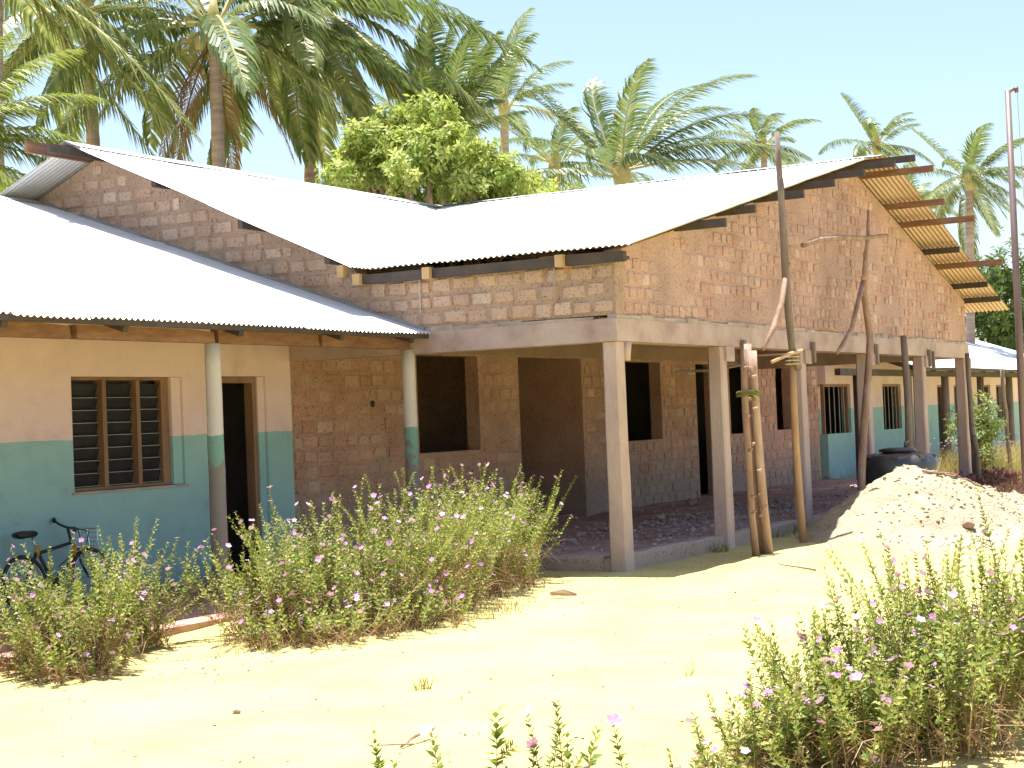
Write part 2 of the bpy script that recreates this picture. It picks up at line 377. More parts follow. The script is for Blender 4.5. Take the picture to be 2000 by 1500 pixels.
# ------------------------------------------------------------------ shared builders for buildings
def sheets(parent, name, s0, s1, fn, width=.80, pitch=.0762, amp=.013, seg=6, rows=5, mat=None, lengths=1):
    """corrugated sheets side by side; fn(s) -> (upper point, lower point, normal)"""
    n = max(1, round((s1-s0)/width)); w = (s1-s0)/n
    for k in range(n):
        for q in range(lengths):
            a = s0 + k*w; b = a + w + (pitch*.6 if k < n-1 else 0)
            m = max(3, int((b-a)/pitch*seg))
            mb = MB(); vs = []; lift = .004*(k % 2) + (lengths-1-q)*.006
            jag = R_.uniform(-.03, .03)
            for i in range(m+1):
                s = a + (b-a)*i/m; P, Q, N = fn(s); L = (Q-P).length
                if L < .02: Q = P + (Q-P).normalized()*.02
                q0 = q/lengths; q1 = (q+1)/lengths + (.02 if q < lengths-1 else jag/max(L, .5))
                for r in range(rows+1):
                    t = q0 + (q1-q0)*r/rows
                    p = P + (Q-P)*t
                    vs.append(p + N*(amp*math.sin(2*math.pi*s/pitch) + lift + .012*noise.noise(p*.7)))
            fs = []
            for i in range(m):
                for r in range(rows):
                    o = i*(rows+1)+r; fs.append((o, o+1, o+rows+2, o+rows+1))
            mb.add(vs, fs); mb.build(name, mat or M_ROOF, parent, smooth=True)

c0_ = lambda a, b: (a+b)/2
ALL_BRICKS = []                      # (position of centre, half sizes, axis of the face normal)
def lay_bricks(plane, fixed, out, s_rng, z_rng, inside, depth=.05, pitch_z=.19, bz=.155, bl=.30, gap=.035, seed=1):
    """blocks in courses over a wall face. plane 'Y': face at y=fixed seen from -Y; plane 'X': face at x=fixed seen from -X"""
    r = random.Random(seed); z = z_rng[0]; row = 0
    while z + bz*.6 < z_rng[1]:
        s = s_rng[0] - (r.uniform(.1, .3) if row % 2 else r.uniform(0, .12))
        while s < s_rng[1]:
            L = bl*r.uniform(.72, 1.18); a = s; b = s + L; s = b + gap*r.uniform(.7, 1.5)
            sag = .02*noise.noise(Vector((s*.6, row*3.3, seed))); zz0 = z + sag + r.uniform(-.012, .010); zz1 = z + sag + bz + r.uniform(-.022, .010)
            a2 = max(a, s_rng[0]+.01); b2 = min(b, s_rng[1]-.01)
            if b2 - a2 < .07: continue
            ok = all(inside(u, w) for u in (a2-.012, b2+.012) for w in (zz0, zz1+.015)) and inside((a2+b2)/2, (zz0+zz1)/2)
            if not ok:                                   # cut the block back to a half
                done = False
                for (aa, bb) in ((a2, a2+(b2-a2)*.5), (a2+(b2-a2)*.5, b2)):
                    if all(inside(u, w) for u in (aa-.012, bb+.012) for w in (zz0, zz1+.015)):
                        a2, b2 = aa, bb; done = True; break
                if not done: continue
            if plane == 'Y' and noise.noise(Vector((c0_(a2, b2)*.9, zz0*1.6, seed*1.7))) + r.uniform(-.25, .25) > .30: continue   # smeared over with mortar
            proud = r.uniform(.010, .034) if plane == 'X' else r.uniform(.006, .024)
            c = (a2+b2)/2; zc = (zz0+zz1)/2
            ALL_BRICKS.append((plane, fixed, c, zc, (b2-a2)/2, (zz1-zz0)/2, depth/2, proud, out))
        z += pitch_z; row += 1
def brick_mesh(k):
    r = random.Random(100+k); mb = MB()
    def j(a): return a*r.uniform(.80, 1.0)
    back = [(-1,1,-1),(1,1,-1),(1,1,1),(-1,1,1)]
    mid = [(-j(1),-.55,-j(1)),(j(1),-.55,-j(1)),(j(1),-.55,j(1)),(-j(1),-.55,j(1))]
    fr = [(-j(.93),-r.uniform(.85,1.05),-j(.88)),(j(.93),-r.uniform(.85,1.05),-j(.88)),(j(.93),-r.uniform(.85,1.05),j(.88)),(-j(.93),-r.uniform(.85,1.05),j(.88))]
    fc = [(r.uniform(-.3,.3), -r.uniform(.95,1.2), r.uniform(-.3,.3))]
    v = back+mid+fr+fc
    f = []
    for i in range(4):
        i2 = (i+1) % 4
        f += [(i, i2, 4+i2, 4+i), (4+i, 4+i2, 8+i2, 8+i), (8+i, 8+i2, 12)]
    return v, [tuple(reversed(x)) for x in f]
BRICK_SHAPES = [brick_mesh(k) for k in range(12)]
def brick_verts(shape, e):
    plane, fixed, c, zc, hs, hz, hd, proud, out = e
    vs = []
    for x, y, z in shape:
        if plane == 'Y': vs.append((c + x*hs, fixed - proud + hd + y*hd, zc + z*hz))
        else: vs.append((fixed - proud + hd + y*hd, c - x*hs, zc + z*hz))
    return vs

# ==================================================================== OLD CLASSROOM BLOCK (left)
Y0 = 12.46; XG = 16.57
EAVE_Y, EAVE_Z, PITCH = 10.41, 2.73, .345
RIDGE_Y = 16.6; RIDGE_Z = EAVE_Z + PITCH*(RIDGE_Y-EAVE_Y)
def classroom(label, x0, x1, floor_z, front_holes, eave_z, wall_end_x):
    root = thing("classroom_block", label, "building", ((x0+x1)/2, Y0, 0))
    mb = MB(); mb.grid_wall([x0+.3, wall_end_x], [floor_z-.1, eave_z+.52], Y0, Y0+.22, front_holes); w = mb.build("front_wall", M_WALL, root)
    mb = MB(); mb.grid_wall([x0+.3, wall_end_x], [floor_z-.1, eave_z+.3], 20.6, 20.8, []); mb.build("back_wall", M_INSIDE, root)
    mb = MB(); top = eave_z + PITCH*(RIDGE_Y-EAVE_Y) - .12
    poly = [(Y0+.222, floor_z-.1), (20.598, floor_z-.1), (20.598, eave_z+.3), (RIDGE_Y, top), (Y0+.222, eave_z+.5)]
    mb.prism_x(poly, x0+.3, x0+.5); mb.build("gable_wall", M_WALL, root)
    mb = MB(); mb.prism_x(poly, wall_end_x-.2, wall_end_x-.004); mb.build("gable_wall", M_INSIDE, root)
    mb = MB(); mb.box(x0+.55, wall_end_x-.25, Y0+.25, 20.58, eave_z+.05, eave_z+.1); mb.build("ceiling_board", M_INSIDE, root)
    # inside face a hand's breadth behind the front, so rooms stay dim
    return root
old = classroom("long low classroom block with cream and teal walls at the left", 5.6, 16.55, 0.03,
                [(12.84, 14.56, 1.13, 2.32), (15.22, 16.06, -.2, 2.33)], EAVE_Z, 16.548)
mb = MB(); mb.box(5.4, 16.5, 9.75, 12.455, -.35, .03); mb.build("veranda_floor", M_RED, old)
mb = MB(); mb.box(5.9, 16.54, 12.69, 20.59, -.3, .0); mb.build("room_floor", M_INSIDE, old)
# window: wooden frame, two heavy mullions, glass louvres
win = MB(); yb = Y0+.10
win.box(12.842, 12.875, yb-.03, yb+.06, 1.135, 2.318); win.box(14.28, 14.40, yb-.03, yb+.06, 1.135, 2.318)
win.box(12.877, 14.278, yb-.03, yb+.06, 2.285, 2.318); win.box(12.877, 14.278, yb-.03, yb+.06, 1.135, 1.165)
wf = win.build("window", M_FRAME, old)
mb = MB(); mb.box(14.402, 14.558, Y0+.03, Y0+.2, 1.134, 2.316); mb.build("jamb_filler", M_WALL, wf)
for x in (13.36, 13.88):
    mb = MB(); mb.box(x-.03, x+.03, yb-.06, yb+.055, 1.167, 2.283); mb.build("mullion", M_FRAME, wf)
mb = MB(); mb.box(12.80, 14.60, Y0-.02, Y0+.06, 1.105, 1.128); mb.build("sill", M_CONC, wf)
for a, b in ((12.88, 13.325), (13.915, 14.275), (13.395, 13.845)):
    for k in range(8):
        z = 1.25 + k*.132
        mb = MB(); mb.bar(((a+.004), yb+.02, z), ((b-.004), yb+.02, z), .15, .006, Vector((0, .96, .28)))
        mb.mat = 1; mb.bar((a+.006, yb-.006, z-.072), (b-.006, yb-.006, z-.072), .004, .005)
        mb.build("louvre_blade", [M_GLASS, M_GLEDGE], wf)
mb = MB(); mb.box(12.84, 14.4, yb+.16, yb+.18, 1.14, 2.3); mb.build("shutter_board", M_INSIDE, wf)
# door: frame and a leaf folded inwards
mb = MB(); mb.box(15.222, 15.29, Y0+.05, Y0+.17, .0, 2.325); mb.box(15.86, 15.93, Y0+.05, Y0+.17, .0, 2.325); mb.box(15.292, 15.858, Y0+.05, Y0+.17, 2.255, 2.325)
dr = mb.build("door", M_FRAME, old)
mb = MB(); mb.bar((15.315, Y0+.19, 1.13), (15.33, Y0+.85, 1.13), .04, 2.2); mb.build("door_leaf", M_WOOD, dr)
mb = MB(); mb.box(15.932, 16.058, Y0+.03, Y0+.2, 0, 2.326); mb.build("reveal", M_WALL, dr)
# roof carpentry
PL_Y = 10.75
for a, b in ((5.5, 11.05), (11.12, 13.02), (13.07, 14.75), (14.80, 16.53)):
    mb = MB(); zt = 2.70 + R_.uniform(-.012, .012)
    mb.add([(a, PL_Y-.05, 2.565), (b, PL_Y-.05, 2.565), (b-.02, PL_Y-.05, zt-.02), (b-.35, PL_Y-.05, zt), (a, PL_Y-.05, zt),
            (a, PL_Y+.05, 2.565), (b, PL_Y+.05, 2.565), (b-.02, PL_Y+.05, zt-.02), (b-.35, PL_Y+.05, zt), (a, PL_Y+.05, zt)],
           [(0,1,2,3,4), (9,8,7,6,5), (0,5,6,1), (1,6,7,2), (2,7,8,3), (3,8,9,4), (4,9,5,0)])
    mb.build("wall_plate", M_WOOD, old)
for x in (6.6, 8.4, 10.1, 11.55, 13.20, 14.92, 16.3):
    mb = MB(); sl = Vector((0, 1, PITCH)).normalized()
    p = Vector((x, EAVE_Y+.10, EAVE_Z-.055)); mb.bar(p, p + sl*6.3, .07, .11); mb.build("rafter", M_DARKWOOD, old)
for yy in (EAVE_Y+.06, 11.6, 12.9, 14.2, 15.4):
    zz = EAVE_Z + PITCH*(yy-EAVE_Y) - .012
    mb = MB(); mb.bar((5.4, yy, zz-.035), (16.54, yy, zz-.035), .05, .055); mb.build("purlin", M_DARKWOOD, old)
NS = Vector((0, -PITCH, 1)).normalized()
sheets(old, "roof_sheet", 5.3, 16.555, lambda s: (Vector((s, RIDGE_Y, RIDGE_Z)), Vector((s, EAVE_Y, EAVE_Z)), NS), lengths=2)
NB = Vector((0, PITCH, 1)).normalized()
sheets(old, "roof_sheet", 5.3, 16.555, lambda s: (Vector((s, RIDGE_Y+.02, RIDGE_Z-.04)), Vector((s, 21.2, RIDGE_Z-.04-PITCH*4.6)), NB), width=2.2, seg=4, rows=2)
def round_pillar(parent, x, y, z0, z1, r):
    mb = MB(); n = 10
    pts = [(x + .012*noise.noise(Vector((x, i*.7, 1))), y, z0 + (z1-z0)*i/n) for i in range(n+1)]
    mb.tube(pts, [r*(1.08 - .12*i/n + .03*noise.noise(Vector((x*3, i*1.3, 5)))) for i in range(n+1)], 18, True)
    return mb.build("pillar", M_PILLAR, parent, smooth=True)
for x in (9.4, 13.03, 16.58-.02):
    round_pillar(old, x, PL_Y, .028, 2.562, .080)

# ==================================================================== NEW BRICK BUILDING (centre)
XR = 25.0; RZ = 5.46; YR = 15.45                     # cross ridge, ridge height, main ridge
XE_L, ZE_L = 16.35, 3.53; XE_R, ZE_R = 32.35, 3.40   # eaves of the front gable
YF = 8.05                                            # face of the gable
X_END = 35.68
new = thing("brick_school_building", "unfinished brown block building with big front gable and pillared porch", "building", (24, Y0, 0))
gl = lambda x: ZE_L + (x-XE_L)*(RZ-ZE_L)/(XR-XE_L)
gr = lambda x: RZ - (x-XR)*(RZ-ZE_R)/(XE_R-XR)
gz = lambda x: gl(x) if x < XR else gr(x)
MAIN_EY, MAIN_EZ = 11.1, 3.53
mz = lambda y: MAIN_EZ + (y-MAIN_EY)*(RZ-MAIN_EZ)/(YR-MAIN_EY)
YB = 20.3; mzb = lambda y: RZ - (y-YR)*(RZ-3.45)/(YB-YR)
# front facade wall under the porch
HOLES = [(19.42, 21.06, 1.29, 2.64), (22.25, 24.33, -.2, 2.645), (25.96, 27.40, 1.26, 2.62), (28.97, 29.86, -.2, 2.61), (30.60, 32.05, 1.26, 2.60), (33.10, 34.05, 1.28, 2.63)]
mb = MB(); mb.grid_wall([XG, X_END], [-.2, 2.66, 3.35], Y0+.02, Y0+.24, HOLES); mb.build("front_wall", M_MORTAR, new)
mb = MB(); mb.box(XG+.25, X_END, Y0+.0, Y0+.018, 2.665, 2.90); mb.build("lintel_band", M_LINTEL, new)
def in_holes(u, w): return any(h[0]-.005 < u < h[1]+.005 and h[2]-.01 < w < h[3]+.01 for h in HOLES)
lay_bricks('Y', Y0+.02, -1, (XG+.02, X_END-.05), (.12, 2.66), lambda u, w: w < 2.665 and not in_holes(u, w), seed=11)
# passage and rooms behind
mb = MB(); mb.box(22.05, 22.245, Y0+.245, 16.0, -.2, 3.6); mb.build("inner_wall", M_MORTAR, new)
mb = MB(); mb.box(24.335, 24.53, Y0+.245, 16.0, -.2, 3.6); mb.build("inner_wall", M_MORTAR, new)
mb = MB(); mb.box(22.05, 24.53, 16.005, 16.2, -.2, 4.6); mb.build("inner_wall", M_MORTAR, new)
lay_bricks('Y', 16.005, -1, (22.26, 24.32), (.12, 3.4), lambda u, w: True, seed=12)
mb = MB(); mb.box(22.25, 24.33, Y0+.245, 16.0, 3.3, 3.4); mb.build("ceiling_slab", M_LINTEL, new)
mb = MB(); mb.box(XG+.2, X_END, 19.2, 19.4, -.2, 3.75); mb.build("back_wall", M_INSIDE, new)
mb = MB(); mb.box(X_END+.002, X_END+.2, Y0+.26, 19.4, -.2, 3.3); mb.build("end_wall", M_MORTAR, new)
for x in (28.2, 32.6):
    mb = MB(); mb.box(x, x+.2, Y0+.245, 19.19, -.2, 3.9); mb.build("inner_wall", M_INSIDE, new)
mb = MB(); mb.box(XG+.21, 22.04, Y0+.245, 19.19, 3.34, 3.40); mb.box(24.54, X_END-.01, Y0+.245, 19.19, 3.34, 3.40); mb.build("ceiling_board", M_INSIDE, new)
# left side wall: over the old roof and along the porch
poly = [(YF+.0, 2.80), (YF+.0, 3.40), (MAIN_EY+.25, 3.40), (MAIN_EY+.45, mz(MAIN_EY+.45)-.1), (YR, RZ-.1), (19.6, mzb(19.6)-.1), (19.6, -.2), (Y0+.25, -.2), (Y0+.25, 2.80)]
mb = MB(); mb.prism_x(poly, XG+.02, XG+.24); mb.build("side_wall", M_MORTARS, new)
def side_in(y, z):
    if z < 2.80: return False
    if y < YF+.01: return False
    if y < MAIN_EY+.35: return z < 3.40
    if y < YR: return z < mz(y)-.11
    return z < mzb(y)-.11
lay_bricks('X', XG+.02, -1, (YF+.02, 19.4), (2.83, 5.4), side_in, seed=13, bl=.265)
# front gable wall
poly = [(XG+.26, 2.80), (31.38, 2.80), (31.38, gr(31.38)-.10), (XR, RZ-.12), (XG+.26, gl(XG+.26)-.1)]
mb = MB(); mb.prism_y(poly, YF+.02, YF+.24); mb.build("gable_wall", M_MORTARU, new)
lay_bricks('Y', YF+.02, -1, (XG+.04, 31.36), (2.83, 5.5), lambda u, w: w > 2.79 and w < gz(u)-.12, seed=14, pitch_z=.163, bz=.135, bl=.20, gap=.028)
poly = [(31.14, 2.80), (31.378, 2.80), (31.378, 3.35), (31.14, 3.35)]
mb = MB(); mb.prism_z([(31.14, YF+.245), (31.376, YF+.245), (31.376, Y0-.01), (31.14, Y0-.01)], 2.80, 3.35); mb.build("side_wall", M_MORTAR, new)
# ring beam, cast in place
mb = MB(); mb.box(XG-.02, 31.42, YF-.015, YF+.25, 2.51, 2.76); bm_ = mb.build("ring_beam", M_CONC, new)
mb = MB(); mb.box(XG-.018, XG+.25, YF+.252, Y0+.018, 2.51, 2.755); mb.build("ring_beam", M_CONC, new)
mb = MB(); mb.box(31.14, 31.41, YF+.252, Y0-.005, 2.51, 2.755); mb.build("ring_beam", M_CONC, new)
mb = MB()                                         # ragged mortar bed on the beam
for i in range(46):
    a = XG + i*.32; mb.box(a, a+.32, YF-.008+R_.uniform(-.012, .012), YF+.1, 2.761, 2.80+R_.uniform(-.012, .022))
mb.build("mortar_bed", M_STONE, new)
mb = MB()
for i in range(14):
    a = YF+.27 + i*.3; mb.box(XG-.008+R_.uniform(-.012, .012), XG+.1, a, a+.3, 2.756, 2.80+R_.uniform(-.012, .022))
mb.build("mortar_bed", M_STONE, new)
# porch columns with flared heads
COLX = [16.70, 19.62, 22.50, 25.45, 28.50, 31.25]
for i, x in enumerate(COLX):
    mb = MB(); n = 12; pr = []; lean = R_.uniform(-.02, .02)
    for k in range(n+1):
        t = k/n; z = -.22 + (2.505+.22)*t
        wx = .096*(1.10 - .14*t) + .006*noise.noise(Vector((x, k*.9, 0))); wy = .097*(1.08 - .12*t)
        cx = x + lean*t + .01*noise.noise(Vector((x, k*.5, 7))); cy = YF+.10; ch = .02
        pr.append([(cx-wx+ch, cy-wy, z), (cx+wx-ch, cy-wy, z), (cx+wx, cy-wy+ch, z), (cx+wx, cy+wy-ch, z), (cx+wx-ch, cy+wy, z), (cx-wx+ch, cy+wy, z), (cx-wx, cy+wy-ch, z), (cx-wx, cy-wy+ch, z)])
    vs = [p for q in pr for p in q]; fs = [(k*8+j, k*8+(j+1) % 8, (k+1)*8+(j+1) % 8, (k+1)*8+j) for k in range(n) for j in range(8)]
    mb.add(vs, fs); c = mb.build("column", M_COLUMN, new)
    mb = MB(); mb.box(x+.0, x+.26, YF-.03, YF+.2, 2.32, 2.508)
    if i: mb.build("column_head", M_CONC, c)
    else:
        mb = MB(); mb.tube([(x+.18, YF+.05, 2.30), (x+.18, YF+.05, 2.507)], [.055, .08], 8); mb.build("column_head", M_CONC, c, True)
# porch floor of trodden earth behind a rough stone edging
mb = MB(); xs = np.linspace(XG+.2, 35.6, 70); ys = np.linspace(YF+.2, Y0+.5, 20)
vs = [(x, y, .13 + .05*noise.noise(Vector((x*.8, y*.8, 0))) + .02*noise.noise(Vector((x*4, y*4, 0)))) for y in ys for x in xs]
fs = [(j*70+i, j*70+i+1, (j+1)*70+i+1, (j+1)*70+i) for j in range(19) for i in range(69)]
mb.add(vs, fs); mb.build("porch_floor", M_EARTH, new, True)
mb = MB(); mb.box(22.26, 24.32, Y0+.2, 16.0, .0, .15); mb.build("passage_floor", M_EARTH, new)
mb = MB()
def edge(ax):                                     # uneven rendered kerb
    n = 60 if ax == 'x' else 20; rows = []
    for i in range(n+1):
        t = i/n; p = (XG+.06 + t*(35.4-XG)) if ax == 'x' else (YF+.06 + t*(Y0-.02-YF))
        r = lambda: R_.uniform(-.018, .018)
        if ax == 'x': rows.append([(p, YF+.06+r(), -.2), (p, YF+.08+r(), .13+r()*.6), (p, YF+.12+r(), .165+r()*.5), (p, YF+.30+r(), .16+r()*.5), (p, YF+.32, -.2)])
        else: rows.append([(XG+.06+r(), p, -.2), (XG+.08+r(), p, .13+r()*.6), (XG+.12+r(), p, .163+r()*.5), (XG+.30+r(), p, .158+r()*.5), (XG+.32, p, -.2)])
    vs = [q for w in rows for q in w]; fs = []
    for i in range(n):
        for k in range(4): fs.append((i*5+k, (i+1)*5+k, (i+1)*5+k+1, i*5+k+1))
    mb.add(vs, fs)
edge('x'); edge('y'); mb.build("floor_kerb", M_MORTARU, new)
# roof timbers
def purlin(x, z, y0, y1, mat, w=.055, h=.10):
    mb = MB(); mb.bar((x, y0, z), (x, y1, z), w, h); return mb.build("purlin", mat, new)
for x, yend in ((18.3, 7.42), (19.6, 7.55), (20.9, 7.38), (22.1, 7.36), (23.3, 7.32), (24.4, 7.2), (24.95, 7.05)):
    purlin(x, gl(x)-.075, yend, 11.5, M_DARKWOOD)
for x, yend in ((25.45, 6.92), (26.75, 7.12), (27.55, 6.86), (28.85, 7.46), (29.6, 6.92), (30.65, 7.45), (31.45, 7.42)):
    purlin(x, gr(x)-.075, yend, 11.5, M_WOOD if yend < 7.2 else M_DARKWOOD)
mb = MB(); mb.box(XE_L+.08, XE_L+.16, 7.86, 11.40, 3.36, 3.47); mb.build("eave_beam", M_DARKWOOD, new)
mb = MB(); mb.box(XE_L+.17, XG+.2, 7.95, 11.45, 3.402, 3.44); mb.build("wall_plate", M_DARKWOOD, new)
for y in (11.32, 10.35, 8.62):
    mb = MB(); mb.box(XE_L+.02, XE_L+.24, y-.05, y+.05, 3.352, 3.485); mb.build("rafter_tail", M_ENDWOOD, new)
mb = MB(); mb.box(XE_L-.02, XE_L+.1, 11.47, 11.56, 3.45, 3.60); mb.build("rafter_tail", M_ENDWOOD, new)
mb = MB(); mb.bar((XE_L+.12, 7.9, 3.45), (XE_L+.12, 8.9, 3.46), .05, .05); mb.build("batten", M_WOOD, new)
# main roof purlins run out past the left verge
for y, xe in ((15.35, 15.55), (14.3, 16.3), (12.75, 16.05), (11.6, 16.2)):
    mb = MB(); z = mz(y)-.08; mb.bar((xe, y, z), (18.5, y, z), .07, .11); mb.build("purlin", M_DARKWOOD, new)
mb = MB(); mb.bar((15.45, 15.62, RZ-.09), (18.5, 15.62, RZ-.09), .05, .15); mb.build("ridge_board", M_WOOD, new)
for y in (16.9, 18.4):
    mb = MB(); z = mzb(y)-.08; mb.bar((16.0, y, z), (18.5, y, z), .07, .11); mb.build("purlin", M_DARKWOOD, new)
for y, z0_ in ((10.55, 2.98), (8.78, 2.98)):      # hoop-iron ties left hanging on the side wall
    mb = MB(); mb.bar((XG-.022, y, z0_), (XG-.03, y-.01, 3.40), .018, .004, Vector((1,0,0))); mb.build("tie_strap", M_IRON, new)
# roof sheets: front gable left slope, right slope, main roof front and back
NL = Vector((-(RZ-ZE_L)/(XR-XE_L), 0, 1)).normalized(); NR = Vector(((RZ-ZE_R)/(XE_R-XR), 0, 1)).normalized()
def xv(y):                                         # valley between the two roofs, left side
    return XE_L if y <= MAIN_EY else XE_L + (y-MAIN_EY)/(YR-MAIN_EY)*(XR-XE_L)
def fL(s):
    xe = min(max(XE_L, xv(s)-.2), XR-.05)
    return Vector((XR, s, RZ)), Vector((xe, s, gl(xe))), NL
yl0 = 7.72
sheets(new, "roof_sheet", yl0, YR, fL, lengths=2)
sheets(new, "roof_sheet", 7.46, YR, lambda s: (Vector((XR+.01, s, RZ)), Vector((XE_R, s, ZE_R)), NR), lengths=2, mat=M_ROOFR)
NM = Vector((0, -(RZ-MAIN_EZ)/(YR-MAIN_EY), 1)).normalized()
def yv(x):
    if x <= XE_L: return MAIN_EY
    return MAIN_EY + (x-XE_L)/(XR-XE_L)*(YR-MAIN_EY)
def fM(s):
    ye = min(max(MAIN_EY, yv(s)-.12), YR-.05)
    return Vector((s, YR, RZ)), Vector((s, ye, mz(ye))), NM
sheets(new, "roof_sheet", 15.97, XR, fM, lengths=2)
sheets(new, "roof_sheet", XR+.02, 36.1, lambda s: (Vector((s, YR, RZ-.02)), Vector((s, MAIN_EY, MAIN_EZ-.02)), NM), width=1.6, seg=4)
NBk = Vector((0, (RZ-3.45)/(YB-YR), 1)).normalized()
sheets(new, "roof_sheet", 15.97, 36.1, lambda s: (Vector((s, YR+.02, RZ-.04)), Vector((s, YB, 3.41)), NBk), width=.8, seg=6)
mb = MB(); mb.tube([(18.32, Y0+.005, 1.98), (18.32, Y0+.12, 1.98)], .045, 12); mb.build("vent_hole_dark", M_RUBBER, new, True)  # black plug painting the dark inside of the hole

def ridge_cap(parent, a, b, side, drop, w=.22):
    a = Vector(a); b = Vector(b); sd = Vector(side); n = 24; mb = MB(); vs = []
    for i in range(n+1):
        p = a.lerp(b, i/n) + Vector((0, 0, .03 + .006*noise.noise(Vector((i*.9, a.x, a.y)))))
        vs += [p + sd*w - Vector((0,0,w*drop[0]-.004)), p, p - sd*w - Vector((0,0,w*drop[1]-.004))]
    mb.add(vs, [(i*3+k, i*3+k+1, i*3+k+4, i*3+k+3) for i in range(n) for k in range(2)]); mb.build("ridge_cap", M_ROOF, parent)
ridge_cap(new, (15.95, YR, RZ), (36.1, YR, RZ), (0, 1, 0), (.41, .44))
ridge_cap(new, (XR, 7.55, RZ), (XR, YR-.1, RZ), (1, 0, 0), (.28, .22))
ridge_cap(old, (5.3, RIDGE_Y, RIDGE_Z), (16.55, RIDGE_Y, RIDGE_Z), (0, 1, 0), (PITCH, PITCH))
# lay the blocks: the largest in view are single pieces, the rest one mass
def seen_size(e):
    plane, fixed, c, zc, hs, hz, hd, proud, out = e
    p = Vector((c, fixed, zc)) if plane == 'Y' else Vector((fixed, c, zc))
    d = p - CAM; cc = AX*d.x + AY*d.y + AZ*d.z
    if cc.z < 1: return 0
    px = 1000 + F_PX*cc.x/cc.z; py = 750 + F_PX*cc.y/cc.z
    if not (0 < px < 2000 and 0 < py < 1500): return 0
    foreshort = .49 if plane == 'Y' else .87
    if plane == 'X' and zc < EAVE_Z + PITCH*(c-EAVE_Y) + .1: return 0
    if plane == 'Y' and fixed < Y0+1 and fixed > 9 and (py > 960 and px < 1060): return 0
    if fixed > 15: return 0
    return hs*hz*foreshort/cc.z**2
ALL_BRICKS.sort(key=seen_size, reverse=True)
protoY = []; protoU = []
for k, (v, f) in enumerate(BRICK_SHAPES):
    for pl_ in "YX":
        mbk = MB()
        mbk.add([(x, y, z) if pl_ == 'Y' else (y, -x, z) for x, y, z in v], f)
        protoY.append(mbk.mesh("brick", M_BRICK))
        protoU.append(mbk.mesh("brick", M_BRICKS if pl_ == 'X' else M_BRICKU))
for i, e in enumerate(ALL_BRICKS[:300]):
    plane, fixed, c, zc, hs, hz, hd, proud, out = e
    k = R_.randrange(12)
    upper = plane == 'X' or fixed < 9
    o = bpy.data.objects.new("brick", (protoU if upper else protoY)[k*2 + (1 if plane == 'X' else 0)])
    off = wloc(new)
    if plane == 'Y': o.location = Vector((c, fixed-proud+hd, zc)) - off; o.scale = (hs, hd, hz)
    else: o.location = Vector((fixed-proud+hd, c, zc)) - off; o.scale = (hd, hs, hz)
    o.parent = new; COL.objects.link(o)
mb = MB()
for e in ALL_BRICKS[300:]:
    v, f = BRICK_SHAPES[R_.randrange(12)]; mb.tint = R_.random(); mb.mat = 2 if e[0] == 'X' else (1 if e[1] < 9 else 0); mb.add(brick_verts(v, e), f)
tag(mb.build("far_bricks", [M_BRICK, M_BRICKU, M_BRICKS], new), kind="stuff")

# ==================================================================== FAR CLASSROOM BLOCK (right)
FAR_E = 2.52
fwin = [(36.18, 37.85, 1.11, 2.23), (40.34, 41.85, 1.11, 2.23), (43.0, 44.2, 1.11, 2.2), (45.2, 46.0, .0, 2.2), (46.9, 48.2, 1.1, 2.2), (50.1, 51.0, .0, 2.2), (51.7, 53.0, 1.1, 2.2)]
far = classroom("far classroom block with cream and teal walls beyond the gabled porch", X_END+.25, 55.0, .03, fwin, FAR_E, 54.9)
far_off = X_END+.25
mb = MB(); mb.box(X_END+.3, 54.9, 9.9, 12.455, -.2, .08); mb.build("veranda_floor", M_CONC, far)
for h in fwin:
    mb = MB()
    a, b, c, d = h
    mb.box(a+.001, a+.06, Y0+.06, Y0+.14, c+.001, d-.001); mb.box(b-.06, b-.001, Y0+.06, Y0+.14, c+.001, d-.001); mb.box(a+.061, b-.061, Y0+.06, Y0+.14, d-.06, d-.001)
    fr = mb.build("window" if c > .5 else "door", M_FRAME, far)
    if c > .5:
        n = 5
        for k in range(1, n):
            x = a + (b-a)*k/n; mb = MB(); mb.tube([(x, Y0+.05, c+.002), (x, Y0+.05, d-.062)], .012, 5); mb.build("bar", M_IRON, fr)
NF = NS
far_rz = FAR_E + PITCH*(RIDGE_Y-EAVE_Y)
sheets(far, "roof_sheet", X_END+.45, 55.2, lambda s: (Vector((s, RIDGE_Y, far_rz)), Vector((s, EAVE_Y, FAR_E)), NF), width=1.6, seg=4)
sheets(far, "roof_sheet", X_END+.45, 55.2, lambda s: (Vector((s, RIDGE_Y, far_rz)), Vector((s, 21.2, far_rz-PITCH*4.6)), NB), width=3.0, seg=4, rows=2)
mb = MB(); mb.box(33.6, 54.9, 11.25, 11.37, 2.36, 2.50); mb.build("wall_plate", M_DARKWOOD, far)
for k in range(13):
    x = 36.5 + k*1.5; mb = MB(); mb.bar((x, EAVE_Y+.06, FAR_E-.06), (x, Y0, FAR_E-.06+PITCH*(Y0-EAVE_Y-.06)), .07, .10); mb.build("rafter", M_DARKWOOD, far)
mb = MB(); mb.bar((X_END+.5, EAVE_Y+.05, FAR_E-.04), (55.1, EAVE_Y+.05, FAR_E-.04), .05, .06); mb.build("purlin", M_DARKWOOD, far)
for px in (1674, 1772, 1845, 1914, 1970):
    x = onY(px, 735, 11.3).x
    mb = MB(); mb.tube([(x, 11.3, .06), (x+.01, 11.3, 1.2), (x, 11.3, 2.36)], [.11, .10, .095], 12); mb.build("pillar", M_BARKG if px > 1700 else M_DARKWOOD, far, True)

